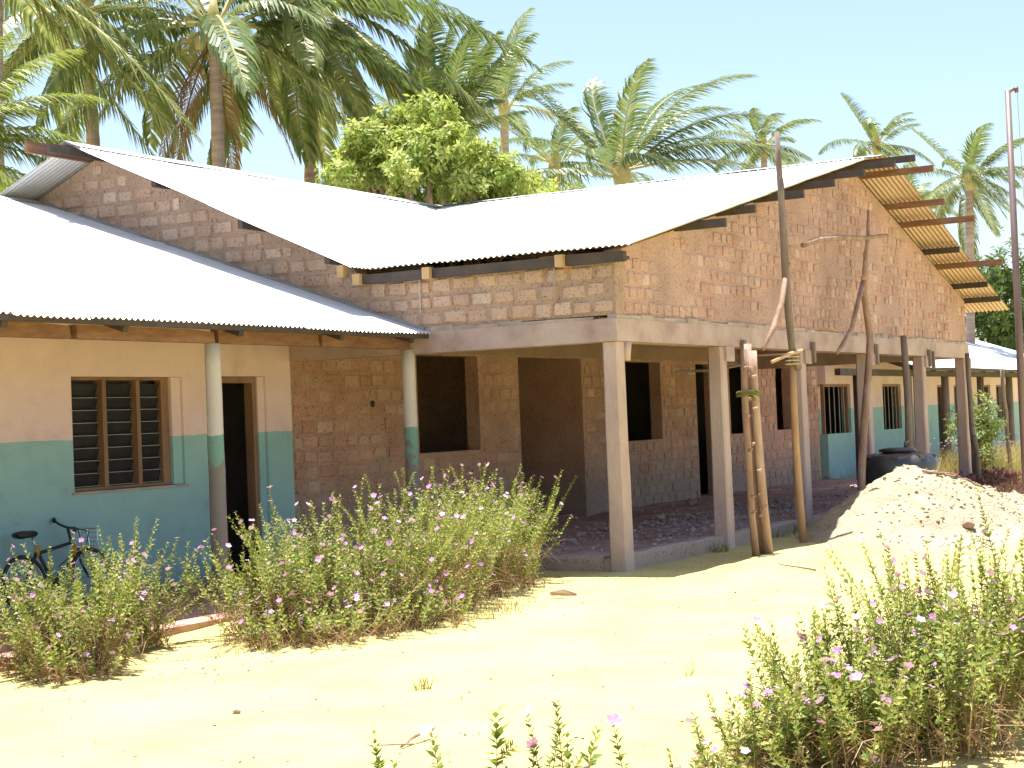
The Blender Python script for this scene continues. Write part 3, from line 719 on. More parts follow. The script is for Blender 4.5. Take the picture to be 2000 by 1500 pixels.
# small red-brick house past the far block
rb = thing("red_brick_house", "small red brick house glimpsed beyond the end of the far block", "building", (66, 17, 0))
mb = MB(); mb.grid_wall([62.0, 72.0], [-.2, 2.5], 13.2, 13.4, [(63.0, 63.8, 1.2, 2.0)]); mb.build("wall", M_REDBRICK, rb)
mb = MB(); mb.prism_x([(13.41, -.2), (19.0, -.2), (19.0, 2.5), (16.2, 3.4), (13.41, 2.5)], 62.0, 62.2); mb.build("wall", M_REDBRICK, rb)
nrb = Vector((0, -.33, 1)).normalized()
sheets(rb, "roof_sheet", 61.6, 72.2, lambda s: (Vector((s, 16.2, 3.55)), Vector((s, 12.6, 2.36)), nrb), width=2.6, seg=4, rows=2)
sheets(rb, "roof_sheet", 61.6, 72.2, lambda s: (Vector((s, 16.2, 3.55)), Vector((s, 19.6, 2.4)), Vector((0, .33, 1)).normalized()), width=2.6, seg=4, rows=2)
mb = MB(); mb.box(61.7, 72, 12.75, 12.82, 2.26, 2.36); mb.build("fascia", M_DARKWOOD, rb)
mb = MB(); n = 40                                  # added grey strip imitating shadow where the old roof meets the new wall
for i in range(n):
    y = EAVE_Y+.1 + (17.0-EAVE_Y)*i/n; y2 = y + (17.0-EAVE_Y)/n; z = EAVE_Z+PITCH*(y-EAVE_Y); z2 = EAVE_Z+PITCH*(y2-EAVE_Y); q = .05+.04*noise.noise(Vector((y*2.1, 0, 0))); q2 = .05+.04*noise.noise(Vector((y2*2.1, 0, 0)))
    if y2 > RIDGE_Y: break
    mb.add([(XG-.05, y, z+.005), (XG-.05, y2, z2+.005), (XG+.004, y2, z2+q2), (XG+.004, y, z+q), (XG+.02, y, z-.05), (XG+.02, y2, z2-.05)], [(0,1,2,3), (4,5,1,0), (3,2,5,4)])
mb.build("junction_shade_strip", M_JSHADE, new)

# ==================================================================== THINGS ON THE GROUND
def wob(a, b, n, amp, seed):
    a = Vector(a); b = Vector(b); out = []
    for i in range(n+1):
        t = i/n; e = math.sin(math.pi*t)**.5 if 0 < t < 1 else 0
        out.append(a.lerp(b, t) + Vector((noise.noise(Vector((seed, t*3.1, 0))), noise.noise(Vector((seed, t*3.1, 9))), 0))*amp*e)
    return out
def stick(mb, a, b, r0, r1, n=10, amp=.05, seed=0.0, knots=0):
    pts = wob(a, b, n, amp, seed); rs = [(r0+(r1-r0)*i/n)*(1+.12*noise.noise(Vector((seed, i*1.7, 4)))) for i in range(n+1)]
    mb.tube(pts, rs, 9, True, .05)
    for k in range(knots):
        i = R_.randrange(1, n); p = pts[i]; d = Vector((R_.uniform(-1, 1), R_.uniform(-1, .2), .4)).normalized()
        mb.tube([p, p + d*(rs[i]+.03)], [rs[i]*.45, rs[i]*.3], 6)
def at(px, py, y): return onY(px, py, y)

# tall forked scaffold pole spliced onto a peeled prop
p1 = thing("scaffold_pole", "tall grey forked scaffold pole spliced to a peeled prop before the gable", "pole", (20.5, 7.45, 0))
mb = MB(); pts = [at(1560, 720, 7.36), at(1548, 690, 7.38), at(1541, 620, 7.4), at(1535, 545, 7.4), at(1531, 470, 7.4), at(1526, 390, 7.42), at(1521, 320, 7.44), at(1517, 258, 7.45)]
mb.tube(pts, [.045, .045, .05, .052, .047, .042, .037, .032], 10, True, .06); mb.build("upper_pole", M_BARKG, p1, True)
mb = MB(); mb.tube([at(1533, 545, 7.36), at(1527, 590, 7.33), at(1511, 640, 7.3), at(1490, 682, 7.28)], [.03, .035, .035, .025], 8, True, .06); mb.build("brace", M_BARK, p1, True)
mb = MB(); mb.tube([onZ(1570, 1062, -.02) + Vector((0,0,-.05)), at(1562, 980, 7.47), at(1555, 880, 7.44), at(1550, 780, 7.42), at(1548, 690, 7.44)], [.052, .05, .048, .046, .042], 10, True, .05); mb.build("prop", M_BARKL, p1, True)
mb = MB(); mb.tube([at(1508, 707, 7.2), at(1540, 692, 7.28), at(1566, 684, 7.34)], [.022, .024, .02], 8, True, .05); mb.build("cross_stick", M_ENDWOOD, p1, True)
mb = MB(); 
for k in range(4):
    c = at(1547, 690+k*7, 7.40); mb.tube([c + Vector((math.cos(a)*.085, math.sin(a)*.085, 0)) for a in np.linspace(0, 6.28, 13)], .009, 5, False)
mb.build("lashing", M_ROPE, p1)
mb = MB(); mb.tube([at(1527, 350, 7.40), at(1531, 370, 7.36)], [.02, .012], 6); mb.tube([at(1536, 525, 7.38), at(1543, 513, 7.34)], [.02, .012], 6); mb.build("branch_stub", M_BARKG, p1)
# thin crooked pole with a crosspiece
p2 = thing("crossed_pole", "thin crooked pole with a crosspiece standing against the gable behind the sand heap", "pole", (24.0, 7.7, 0))
mb = MB(); bpt = at(1683, 945, 7.7); b0 = Vector((bpt.x-.02, 7.72, 0))
mb.tube([b0, at(1682, 930, 7.7), at(1686, 850, 7.7), at(1692, 780, 7.7), at(1697, 710, 7.7), at(1699, 660, 7.7), at(1694, 620, 7.7), at(1688, 575, 7.7), at(1688, 540, 7.7), at(1691, 500, 7.7), at(1696, 460, 7.7), at(1696, 410, 7.7)],
        [.06, .06, .055, .055, .055, .05, .05, .05, .045, .035, .03, .018], 9, True, .06); mb.build("upright", M_BARK, p2, True)
mb = MB(); mb.tube([at(1568, 479, 7.62), at(1600, 468, 7.62), at(1640, 464, 7.62), at(1690, 465, 7.62), at(1732, 459, 7.62)], [.036, .04, .038, .034, .022], 8, True, .06); mb.build("cross_stick", M_BARK, p2, True)
mb = MB(); mb.tube([at(1688, 545, 7.66), at(1676, 590, 7.62), at(1664, 640, 7.58), at(1650, 665, 7.55), at(1635, 690, 7.5)], [.04, .035, .035, .03, .025], 8, True, .06); mb.build("brace", M_BARK, p2, True)
mb = MB(); lump(mb, at(1687, 541, 7.62), .055, squash=1); mb.build("knot", M_BARKL, p2)
# three rough poles tied upright
p3 = thing("pole_bundle", "three rough poles bound upright with a green withy by the porch", "pole bundle", (18.38, 7.2, 0))
base = onZ(1485, 1090, .06)
for k, (pts, rs, m) in enumerate((
    ([(1503,1092),(1492,1000),(1484,900),(1476,800),(1472,740),(1470,685)], .054, M_BARKP),
    ([(1478,1090),(1468,1000),(1462,900),(1456,800),(1454,740),(1452,682)], .042, M_BARK),
    ([(1492,1084),(1479,990),(1470,890),(1464,790),(1461,730),(1460,672)], .048, M_BARKP))):
    mb = MB(); yy = 7.17 + .05*k
    mb.tube([at(x, y, yy) + (Vector((0,0,-.1)) if i == 0 else Vector()) for i, (x, y) in enumerate(pts)], [rs*(1.05-.03*i) for i in range(6)], 10, True, .06)
    for q in range(5):
        i = 1+q % 4; p = at(pts[i][0]+R_.uniform(-4, 4), pts[i][1]+R_.uniform(-30, 30), yy-.05)
        mb.tube([p, p + Vector((R_.uniform(-.06, .02), -.05, .02))], [.022, .014], 6)
    mb.build("rough_pole", m, p3, True)
mb = MB(); c = at(1462, 772, 7.2)
for k in range(3):
    mb.tube([c + Vector((math.cos(a)*.15, math.sin(a)*.13, .02*k + .01*math.sin(a*2))) for a in np.linspace(0, 6.28, 17)], .010, 5, False)
for k in range(14):
    d = Vector((R_.uniform(-1, .2), -R_.uniform(.2, 1), R_.uniform(-1, .6))).normalized(); q = c + Vector((-.10, -.08, 0)); mb.tube([q, q + d*R_.uniform(.05, .16)], [.005, .002], 4)
mb.tint = .4; mb.build("binding", M_GRASS, p3)
# formwork props still standing round the far columns
def formprop(label, px_top, py_top, px_bot, y, zb, r=.05, mat=None):
    a = at(px_top, py_top, y); b = Vector((at(px_bot, 760, y).x, y, zb)); o = thing("formwork_prop", label, "pole", b, "formwork props along the porch front")
    mb = MB(); stick(mb, b - Vector((0,0,.1)), a, r, r*.8, 8, .05, px_top*.37, 3); mb.build("shaft", mat or M_BARKG, o, True)
formprop("grey formwork prop standing just left of the fifth porch column", 1764, 655, 1774, 7.85, .0, .065)
formprop("slim formwork prop leaning on the right side of the last porch column", 1889, 690, 1899, 7.8, .0, .055)
formprop("thin dark post standing alone in the flowering grass", 1957, 720, 1968, 8.6, .0, .05)
formprop("short stub post at the foot of the last porch column", 1902, 850, 1906, 7.7, .0, .06)
for i, (px, y0_, y1_) in enumerate(((1588, 668, 708), (1712, 672, 712), (1815, 683, 716), (1822, 686, 718), (1452, 664, 690))):
    mb = MB(); a = at(px, y0_, YF-.05); b = at(px+2, y1_, YF-.05); mb.bar(a, b, .07, .05, Vector((0,1,0))); mb.build("formwork_cleat", M_BARKG, new)
mb = MB(); mb.tube([at(1320, 727, YF+.6), at(1400, 722, YF+.3), at(1450, 712, YF-.1)], [.018, .02, .016], 6, True, .06)
o = mb.build("tie_stick", M_BARKG, new, True)

# flagpole
fp = Vector((26.1, 5.9, 0)); fl = thing("flagpole", "tall dark metal flagpole with a pulley at the right edge", "flagpole", fp)
mb = MB(); mb.tube([fp - Vector((0,0,.2)), fp + Vector((-.02,0,2.2)), fp + Vector((-.03,0,6.40))], [.062, .058, .045], 14); mb.build("shaft", M_STEEL, fl, True)
mb = MB(); mb.tube([fp + Vector((-.03,0,6.36)), fp + Vector((.02,-.06,6.42)), fp + Vector((.07,-.10,6.43))], .028, 8)
arm = mb.build("arm", M_STEEL, fl, True)
mb = MB(); mb.lathe([(.0, -.02), (.055, -.02), (.04, 0), (.055, .02), (.0, .02)], 14, fp + Vector((.07, -.11, 6.42)), 'Y'); mb.build("pulley", M_STEEL, arm, True)
mb = MB(); mb.tube([fp + Vector((.11, -.11, 6.42)), fp + Vector((.14, -.14, 4.2)), fp + Vector((.10, -.12, 2.0)), fp + Vector((.07, -.07, 1.1))], .006, 5); mb.build("halyard", M_ROPE, fl)

# black water tank
tk = Vector((24.62, 7.42, 0)); tank = thing("water_tank", "squat black plastic water tank behind the sand heap", "water tank", tk)
mb = MB(); mb.lathe([(0, 0), (.56, 0), (.585, .03), (.585, .25), (.57, .28), (.585, .31), (.585, .56), (.57, .59), (.585, .62), (.585, .82), (.57, .87), (.53, .93), (.45, .965), (.24, .985), (.225, .985)], 40, tk); mb.build("body", M_BLACK, tank, True)
mb = MB(); mb.lathe([(.22, .97), (.22, 1.0), (.27, 1.005), (.27, 1.04), (.18, 1.06), (0, 1.065)], 28, tk); lid = mb.build("lid", M_BLACK, tank, True)
for k in range(8):
    a = k*math.pi/4+.2; u = Vector((math.cos(a), math.sin(a), 0)); mb = MB(); mb.bar(tk + u*.30 + Vector((0,0,.965)), tk + u*.555 + Vector((0,0,.915)), .09, .05); mb.build("rib", M_BLACK, tank)
mb = MB(); mb.tube([tk + Vector((.05,-.1,1.05)), tk + Vector((.07,-.1,1.13)), tk + Vector((.17,-.12,1.15))], .018, 8); mb.build("handle", M_BLACK, lid, True)

# heap of coral sand
MT = Vector((22.3, 6.62, 0))
def mound(x, y):
    dx, dy = x-MT.x, y-MT.y
    a = math.hypot(dx/2.1 if dx < 0 else dx/2.5, dy/1.45)
    k_ = .86; h = k_*(1.12*max(0, 1-a) - .12*max(0, 1-a)**6) if a < 1 else 0.0
    h = min(h, .74 + .14*h) 
    h += .30*math.exp(-(((x-25.4)/1.9)**2 + ((y-6.1)/.8)**2)) + .16*math.exp(-(((x-22.6)/2.6)**2 + ((y-5.7)/.7)**2))
    h += (.06*noise.noise(Vector((x*2.2, y*2.2, 0))) + .045*noise.noise(Vector((x*6, y*6, 2))) + .028*noise.noise(Vector((x*19, y*19, 5))))*min(1, h*4)
    return h
mb = MB(); xs = np.linspace(19.6, 29.2, 170); ys = np.linspace(4.2, 8.4, 90)
vs = []
for y in ys:
    for x in xs:
        e = min(1, max(0, min(x-19.6, 29.2-x, y-4.2, 8.4-y)/.5)); vs.append((x, y, H(x, y) + mound(x, y)*e - .035 + .012*e))
fs = [(j*170+i, j*170+i+1, (j+1)*170+i+1, (j+1)*170+i) for j in range(89) for i in range(169)]
mb.add(vs, fs); sp = mb.build("sand_heap", M_HEAP, smooth=True)
tag(sp, "heap of pale coral sand tipped in front of the porch", "sand heap")
MG = lambda x, y: H(x, y) + mound(x, y) - .02
mb = MB()                                          # lumps rolling off the heap
for k in range(650):
    x = R_.gauss(23.2, 1.7); y = R_.gauss(5.95, .55)
    if not 19.8 < x < 29 or not 4.5 < y < 8: continue
    lump(mb, (x, y, MG(x, y)), R_.choice([.012, .016, .02, .03]), squash=.7)
tag(mb.build("sand_clods", M_HEAP), "scattered clods lying on the slopes of the sand heap", "clods", kind="stuff")
mb = MB(); c = onZ(1890, 1016, .22); c = Vector((c.x, c.y, MG(c.x, c.y)+.05)); lump(mb, c, .11, squash=.65)
tag(mb.build("rock", M_LINTEL), "brown rock lying on the right slope of the sand heap", "rock")
mb = MB(); 
for k in range(5):
    a = Vector((MT.x-.25+.16*k, MT.y-.30-.1*k, 0)); a.z = MG(a.x, a.y)+.03; b = a + Vector((.35, -.16, 0)); b.z = MG(b.x, b.y)+.02; stick(mb, a, b, .018, .012, 5, .05, k*1.3)
tag(mb.build("twig", M_BARK), "dry reddish branch lying down the face of the sand heap", "branch")

# bits on the sand
mb = MB(); c = onZ(1100, 1167, .0); c.z = H(c.x, c.y)+.03
mb.tube([c + Vector((-.07, .1, .02)), c + Vector((0, 0, .03)), c + Vector((.05, -.12, .0))], [.02, .045, .012], 7, True, .25)
tag(mb.build("husk", M_LINTEL), "curled brown husk lying on bare sand below the corner column", "husk")
mb = MB(); c = onZ(462, 1391, .0); c.z = H(c.x, c.y)+.015; lump(mb, c, .032)
tag(mb.build("pebble", M_STONE), "lone dark pebble on open sand below the big flowering hedge", "pebble")
mb = MB(); a = onZ(1520, 1097, .08); b = onZ(1592, 1108, .05); stick(mb, Vector((a.x, a.y, H(a.x, a.y)+.02)), Vector((b.x, b.y, H(b.x, b.y)+.02)), .007, .012, 6, .05, 3.3)
tag(mb.build("stick", M_BARKG), "thin stick lying on the sand drift beside the bound poles", "stick")
mb = MB(); a = onZ(783, 1461, 0); b = onZ(832, 1441, 0); stick(mb, Vector((a.x, a.y, H(a.x, a.y)+.01)), Vector((b.x, b.y, H(b.x, b.y)+.06)), .006, .013, 6, .03, 5.1); stick(mb, Vector((a.x+.05, a.y-.05, H(a.x, a.y)+.02)), Vector((a.x-.08, a.y+.09, H(a.x, a.y)+.03)), .005, .004, 4, .01, 6.1)
tag(mb.build("dry_twig", M_BARK), "brown twig on the sand above the foreground seedlings", "twig")
mb = MB()
for k in range(900):                               # leaf litter, chips and pebbles too small to tell apart
    x = R_.uniform(6.5, 19); y = R_.uniform(2.2, 9.2)
    if k % 3 == 0:
        t = R_.random(); q = Vector((9+7*t, 8.6-.6*t, 0)); x = q.x + R_.gauss(0, .6); y = q.y + R_.gauss(-.2, .35)
    z = H(x, y); mb.tint = R_.random()
    if R_.random() < .45: lump(mb, (x, y, z+.002), R_.choice([.004, .005, .007, .011]))
    else:
        a = R_.uniform(0, 6.28); L = R_.uniform(.008, .026); w = L*.3; d = Vector((math.cos(a), math.sin(a), 0)); s_ = Vector((-d.y, d.x, 0)); c = Vector((x, y, z+.006))
        mb.add([c-d*L, c+s_*w+Vector((0,0,.008)), c+d*L+Vector((0,0,R_.uniform(0, .02))), c-s_*w], [(0,1,2),(0,2,3)])
tag(mb.build("leaf_litter", M_LITTER), "fine leaf litter and chips strewn over the sandy yard", "litter", kind="stuff")
mb = MB()
for k in range(1500):
    x = R_.uniform(17.2, 35); y = R_.uniform(8.45, 12.2); 
    if k > 300: x = R_.gauss(23.5, 3.2); y = R_.gauss(9.5, .7)
    if not (17.0 < x < 35 and 8.45 < y < 12.3): continue
    lump(mb, (x, y, .15), R_.choice([.012, .016, .02, .026, .04]), squash=.7)
tag(mb.build("rubble", M_STONE), "broken stone rubble strewn over the porch floor", "rubble", kind="stuff")
for i, (px, py, s_) in enumerate(((1120, 995, .09), (1350, 980, .11), (1290, 1010, .07))):
    c = onZ(px, py, .2); mb = MB(); lump(mb, (c.x, c.y, .19), s_, squash=.8)
    tag(mb.build("loose_block", M_STONE), ["pale broken block on the porch floor by the wide doorway", "dark block lying by the wall left of the second column", "broken block on the porch floor between the first two columns"][i], "block")

# ------------------------------------------------------------------ bicycle leaning on the teal wall
def bicycle():
    g = .03; r = .27; xr, xf = 11.93, 12.83; yb_ = 12.05; ln = .16   # leans towards the wall
    root = thing("bicycle", "black bicycle with yellow lugs leaning on the teal wall behind the flowers", "bicycle", ((xr+xf)/2-.17, yb_, g))
    def P(x, z, y=0): return Vector((x-.17, yb_ + z*ln + y, g + z))
    for x in (xr, xf):
        c = P(x, r); mb = MB(); N = 28
        up_ = Vector((0, ln, 1)).normalized()
        ring = [c + Vector((1,0,0))*math.cos(a)*r + up_*math.sin(a)*r for a in np.linspace(0, 2*math.pi, N+1)]
        mb.tube(ring, .022, 8, False); w = mb.build("wheel", M_RUBBER, root, True)
        mb = MB(); mb.tube([c + (q-c)*.90 for q in ring], .010, 6, False); mb.build("rim", M_CHROME, w, True)
        mb = MB()
        for k in range(14): mb.tube([c, c + (ring[2*k]-c)*.9], .0025, 3, False)
        mb.tube([c + Vector((0,-.05,0)), c + Vector((0,.05,0))], .018, 8); mb.build("spokes", M_CHROME, w)
    bb = P(12.30, .25); st = P(12.15, .58); hd = P(12.62, .62); hd2 = P(12.66, .50)
    mb = MB()
    for a, b in ((bb, st), (st+Vector((0,0,-.03)), hd), (bb, hd2), (bb, P(xr, r)), (st, P(xr, r))): mb.tube([a, b], .017, 8)
    fr = mb.build("frame", M_RUBBER, root, True)
    for c in (st, hd2 + (hd-hd2)*.4):
        mb = MB(); mb.tube([c + Vector((-.01,0,-.06)), c + Vector((.01,0,.05))], .028, 8); mb.build("lug", M_YELLOW, fr, True)
    mb = MB(); mb.tube([P(xf, r, -.05), P(12.70, .53, -.04), P(12.65, .58, 0), P(12.70, .53, .04), P(xf, r, .05)], .012, 7); mb.build("fork", M_RUBBER, root, True)
    mb = MB(); mb.tube([st, P(12.11, .72)], .012, 7); mb.build("seat_post", M_CHROME, root, True)
    mb = MB(); c = P(12.05, .745); vs = []; 
    prof = [(-.14, .02, .01), (-.12, .085, .035), (-.05, .08, .04), (.03, .04, .035), (.11, .025, .03), (.14, .01, .01)]
    for dx, w_, h_ in prof:
        for k in range(8):
            a = 2*math.pi*k/8; vs.append(c + Vector((dx, w_*math.cos(a), h_*math.sin(a))))
    mb.add(vs, [(i*8+k, i*8+(k+1) % 8, (i+1)*8+(k+1) % 8, (i+1)*8+k) for i in range(5) for k in range(8)] + [tuple(range(8)), tuple(range(47, 39, -1))]); mb.build("saddle", M_RUBBER, root, True)
    mb = MB(); mb.tube([hd, P(12.60, .76)], .014, 8); mb.tube([P(12.42, .76, -.27), P(12.55, .77, -.15), P(12.60, .77, 0), P(12.62, .80, .12), P(12.66, .83, .22)], .013, 8)
    hb = mb.build("handlebar", M_RUBBER, root, True)
    for pts in ([P(12.42,.76,-.27), P(12.36,.755,-.32)], [P(12.66,.83,.22), P(12.71,.85,.28)]):
        mb = MB(); mb.tube(pts, .02, 8); mb.build("grip", M_RUBBER, hb, True)
    mb = MB(); mb.tube([P(12.55,.77,-.15), P(12.76,.72,-.12), P(12.75,.56,-.06), P(12.62,.50,0)], .006, 5); mb.tube([P(12.62,.79,.1), P(12.80,.74,.06), P(12.78,.58,.02), P(12.40,.40,0)], .006, 5); mb.build("cable", M_RUBBER, root)
    mb = MB(); mb.tube([P(12.80,.74,.14), P(12.94,.74,.14), P(12.92,.56,.12), P(12.80,.58,.12), P(12.80,.74,.14)], .008, 5); mb.tube([P(12.80,.74,-.06), P(12.94,.74,-.06), P(12.92,.56,-.06), P(12.80,.58,-.06), P(12.80,.74,-.06)], .008, 5)
    for k in range(5): mb.tube([P(12.80+.035*k,.74,-.06), P(12.80+.035*k,.74,.14)], .004, 4); mb.tube([P(12.94,.56+.045*k,-.06), P(12.94,.56+.045*k,.14)], .004, 4)
    mb.build("basket", M_CHROME, root)
    mb = MB(); mb.tube([bb + Vector((0,-.05,0)), bb + Vector((0,.05,0))], .03, 10); mb.tube([bb + Vector((0,-.06,0)), bb + Vector((.10,-.06,-.12))], .009, 6); mb.tube([bb + Vector((0,.06,0)), bb + Vector((-.10,.06,.12))], .009, 6); mb.build("crank", M_RUBBER, root)
bicycle()

# ==================================================================== FLOWERING PLANTS
def leaf(mb, p, d, nrm, L, w):                     # folded four-triangle leaf
    s_ = d.cross(nrm).normalized()*w; m = p + d*L*.5 - nrm*L*.06
    mb.add([p, m + s_ + nrm*w*.35, p + d*L - nrm*L*.12, m - s_ + nrm*w*.35, m], [(0,1,4),(1,2,4),(4,2,3),(0,4,3)])
def rnd_unit(r):
    z = r.uniform(-1, 1); a = r.uniform(0, 6.283); q = math.sqrt(1-z*z); return Vector((q*math.cos(a), q*math.sin(a), z))
def flower_mesh(k):
    r = random.Random(50+k); mb = MB(); mb.tint = r.random()
    for i in range(5):
        a = i*2*math.pi/5; d = Vector((math.cos(a), math.sin(a), .15)); s_ = Vector((-math.sin(a), math.cos(a), 0))
        mb.add([Vector((0,0,0)), d*.6+s_*.42, d*1.0+Vector((0,0,.08)), d*.6-s_*.42], [(0,3,2),(0,2,1)])
    return mb.mesh("flower", M_PETAL)
FLOWERS = [flower_mesh(k) for k in range(6)]
def periwinkle(name, label, bases, n_stem, h0, h1, lean, leaf_len, n_flower, fl_r, seed, dry=.25, group=None, bare=.30, step=.03, hfun=None, cat="bush", tone=.5, twigs=3, skirt=0, sk=(0, 0)):
    r = random.Random(seed); b0 = Vector((sum(b[0] for b in bases)/len(bases), sum(b[1] for b in bases)/len(bases), 0)); b0.z = H(b0.x, b0.y)
    root = thing(name, label, cat, b0, group)
    ml = MB(); ms = MB(); md = MB(); tips = []
    for i in range(n_stem + skirt):
        b = bases[r.randrange(len(bases))]; a = r.uniform(0, 6.283); rr = r.random()**.5*b[2]
        p = Vector((b[0] + rr*math.cos(a)*.45, b[1] + rr*math.sin(a)*.45, 0))
        if i >= n_stem: p += Vector((sk[0], sk[1], 0))*r.uniform(.5, 1.2) + Vector((r.uniform(-.15, .15), r.uniform(-.15, .15), 0))
        p.z = H(p.x, p.y)-.02
        hgt = r.uniform(h0*.8, h1)*(b[3] if len(b) > 3 else 1)*(1 + .22*r.random()**5)
        if i >= n_stem: hgt *= r.uniform(.30, .62)
        out = Vector((math.cos(a), math.sin(a), 0))*(rr/max(b[2], .01))*lean
        d = (Vector((0,0,1)) + out + rnd_unit(r)*(.14 if r.random() < .6 else .40) + (Vector((sk[0], sk[1], 0))*.9 if i >= n_stem else Vector())).normalized(); q = p.copy(); pts = [q.copy()]; n = 7
        curl = rnd_unit(r)*.07
        for k in range(n):
            q = q + d*(hgt/n); pts.append(q.copy()); d = (d + curl + Vector((0,0,.10))).normalized()
        ms.tint = r.random(); ms.tube(pts, [.0048-.0036*k/n for k in range(n+1)], 4, False)
        isdry = r.random() < dry
        tot = hgt; s = tot*(bare + r.uniform(-.06, .12)); side = r.uniform(0, 6.283); tip = pts[-1]
        if isdry: s = tot*.55
        for j in range(twigs):                         # dead side twigs
            t = r.uniform(.05, .5)*n; k = min(n-1, int(t)); c = pts[k].lerp(pts[k+1], t-k); o = (rnd_unit(r) + Vector((0,0,.35))).normalized(); tl = r.uniform(.10, .32)*min(1.2, hgt+.2)
            ms.tint = r.random(); ms.tube([c, c + o*tl*.5 + rnd_unit(r)*.02, c + o*tl + Vector((0,0,-.25*tl))], [.0032, .0024, .0012], 3, False)
        for j in range(7):                             # withered leaves low on the stem
            t = r.uniform(.08, bare+.25)*n; k = min(n-1, int(t)); c = pts[k].lerp(pts[k+1], t-k); dd = (rnd_unit(r) + Vector((0,0,-.4))).normalized()
            md.tint = r.random(); leaf(md, c, dd, dd.orthogonal().normalized(), leaf_len*r.uniform(.6, 1.1), leaf_len*.14)
        while s < tot:
            t = s/tot*n; k = min(n-1, int(t)); c = pts[k].lerp(pts[k+1], t-k); ax_ = (pts[k+1]-pts[k]).normalized()
            side += 1.57 + r.uniform(-.3, .3)
            u = ax_.orthogonal().normalized(); v = ax_.cross(u)
            for sg in (0, math.pi):
                o = u*math.cos(side+sg) + v*math.sin(side+sg); up_ = r.uniform(.7, 1.4) if s > tot*.75 else r.uniform(.2, 1.0)
                dd = (o + ax_*up_ + Vector((0,0,-.1))).normalized(); nn = (ax_ - dd*ax_.dot(dd)).normalized()
                L = leaf_len*r.uniform(.65, 1.15)*(1 if s < tot*.85 else .7); ml.tint = min(1, max(0, r.gauss(tone + .25*(s/tot-.5), .24)))
                leaf(ml, c, dd, nn, L, L*.28)
            if r.random() < .07 and s < tot*.8:        # side twig
                o = (u*math.cos(side+.8) + v*math.sin(side+.8) + ax_*.9).normalized(); tl = r.uniform(.08, .2)*min(1, hgt); e = c + o*tl
                ms.tube([c, e], [.003, .0015], 3, False)
                for j in range(6):
                    cc = c.lerp(e, .3+.7*j/5); an = j*1.57
                    for sg in (0, math.pi):
                        u2 = o.orthogonal().normalized(); v2 = o.cross(u2); oo = u2*math.cos(an+sg)+v2*math.sin(an+sg); dd = (oo+o*.7).normalized(); ml.tint = min(1, max(0, r.gauss(.5, .22)))
                        leaf(ml, cc, dd, (o-dd*o.dot(dd)).normalized(), leaf_len*.75*r.uniform(.7, 1.1), leaf_len*.14)
                if r.random() < .5: tips.append(e)
            s += step*r.uniform(.8, 1.25)
        tips.append(tip)
    ms.build("stems", M_STEM, root); ml.build("leaves", M_LEAFB, root)
    if len(bases) > 1: md.build("withered_leaves", M_GRASS, root)
    r.shuffle(tips); off = b0
    toC = (CAM - b0).normalized()
    for i in range(min(n_flower, len(tips)*2)):
        t = tips[i % len(tips)] + (Vector((0,0,.01)) if i < len(tips) else rnd_unit(r)*.12)
        o = bpy.data.objects.new("flower", FLOWERS[r.randrange(6)]); o.parent = root
        o.location = t + Vector((r.uniform(-.02, .02), r.uniform(-.02, .02), r.uniform(-.01, .02))) - off
        sc = fl_r*r.uniform(.75, 1.15); o.scale = (sc, sc, sc)
        o.rotation_euler = (r.uniform(-.9, .9), r.uniform(-.9, .9), r.uniform(0, 6.28)); COL.objects.link(o)
    return root
def gp(px, py): p = onZ(px, py, 0); return (p.x, p.y)
def B(px, py, rad_, h=1.0): x, y = gp(px, py); return (x, y, rad_, h)
periwinkle("flowering_bush", "rounded pink-flowered bush in front of the bicycle", [B(135, 1295, .45), B(165, 1290, .45, 1.0), B(100, 1290, .45, .85)], 115, .60, 1.04, .9, .046, 64, .028, 1, .3, bare=.36, step=.022, twigs=9, tone=.56, skirt=60, sk=(-.30, -.30))
periwinkle("flowering_bush", "smaller upright pink-flowered bush between the bicycle bush and the hedge", [B(262, 1255, .2), B(300, 1248, .22, .97)], 42, .68, 1.06, .55, .047, 26, .028, 2, .2, bare=.25, step=.021, twigs=5, skirt=16, sk=(-.12, -.15))
periwinkle("flowering_hedge", "large sprawling pink-flowered hedge in front of the open doorway", [B(520, 1235, .5, .90), B(600, 1232, .6, 1.05), B(670, 1222, .65, 1.14), B(740, 1212, .6, 1.16), B(805, 1198, .55, 1.17)], 320, .60, 1.08, .95, .046, 280, .028, 3, .42, bare=.40, step=.023, twigs=9, skirt=200, sk=(-.50, -.45), tone=.56)
periwinkle("flowering_hedge", "pink-flowered hedge plants standing left of the corner column's dark shrub", [B(865, 1178, .5, 1.14), B(925, 1158, .5, 1.12), B(975, 1138, .45, 1.12)], 175, .74, 1.12, .7, .047, 120, .027, 4, .25, bare=.38, step=.023, twigs=8, skirt=70, tone=.55, sk=(-.35, -.35))
periwinkle("flowering_bush", "dark shaded pink-flowered shrub nearest the corner column", [(15.75, 9.05, .4, 1.0), (15.9, 9.35, .4, 1.0)], 90, .8, 1.15, .6, .050, 50, .027, 5, .05, bare=.12, step=.023)
def hr(p): return 1.0
periwinkle("flowering_bush", "big near pink-flowered bush filling the bottom right corner",
           [(7.5, 3.0, .22, .40), (7.75, 2.90, .35, .52), (8.05, 2.75, .5, .68), (8.4, 2.55, .5, .84), (8.75, 2.35, .5, .97), (9.1, 2.15, .5, 1.05), (9.3, 1.95, .5, 1.06), (8.6, 2.9, .4, .66), (9.3, 2.5, .4, 1.0), (7.75, 2.55, .35, .6), (8.2, 2.2, .4, .8)],
           400, .66, 1.08, .6, .047, 270, .026, 6, .18, bare=.30, step=.0205, twigs=7, tone=.56, skirt=130, sk=(-.35, .12))
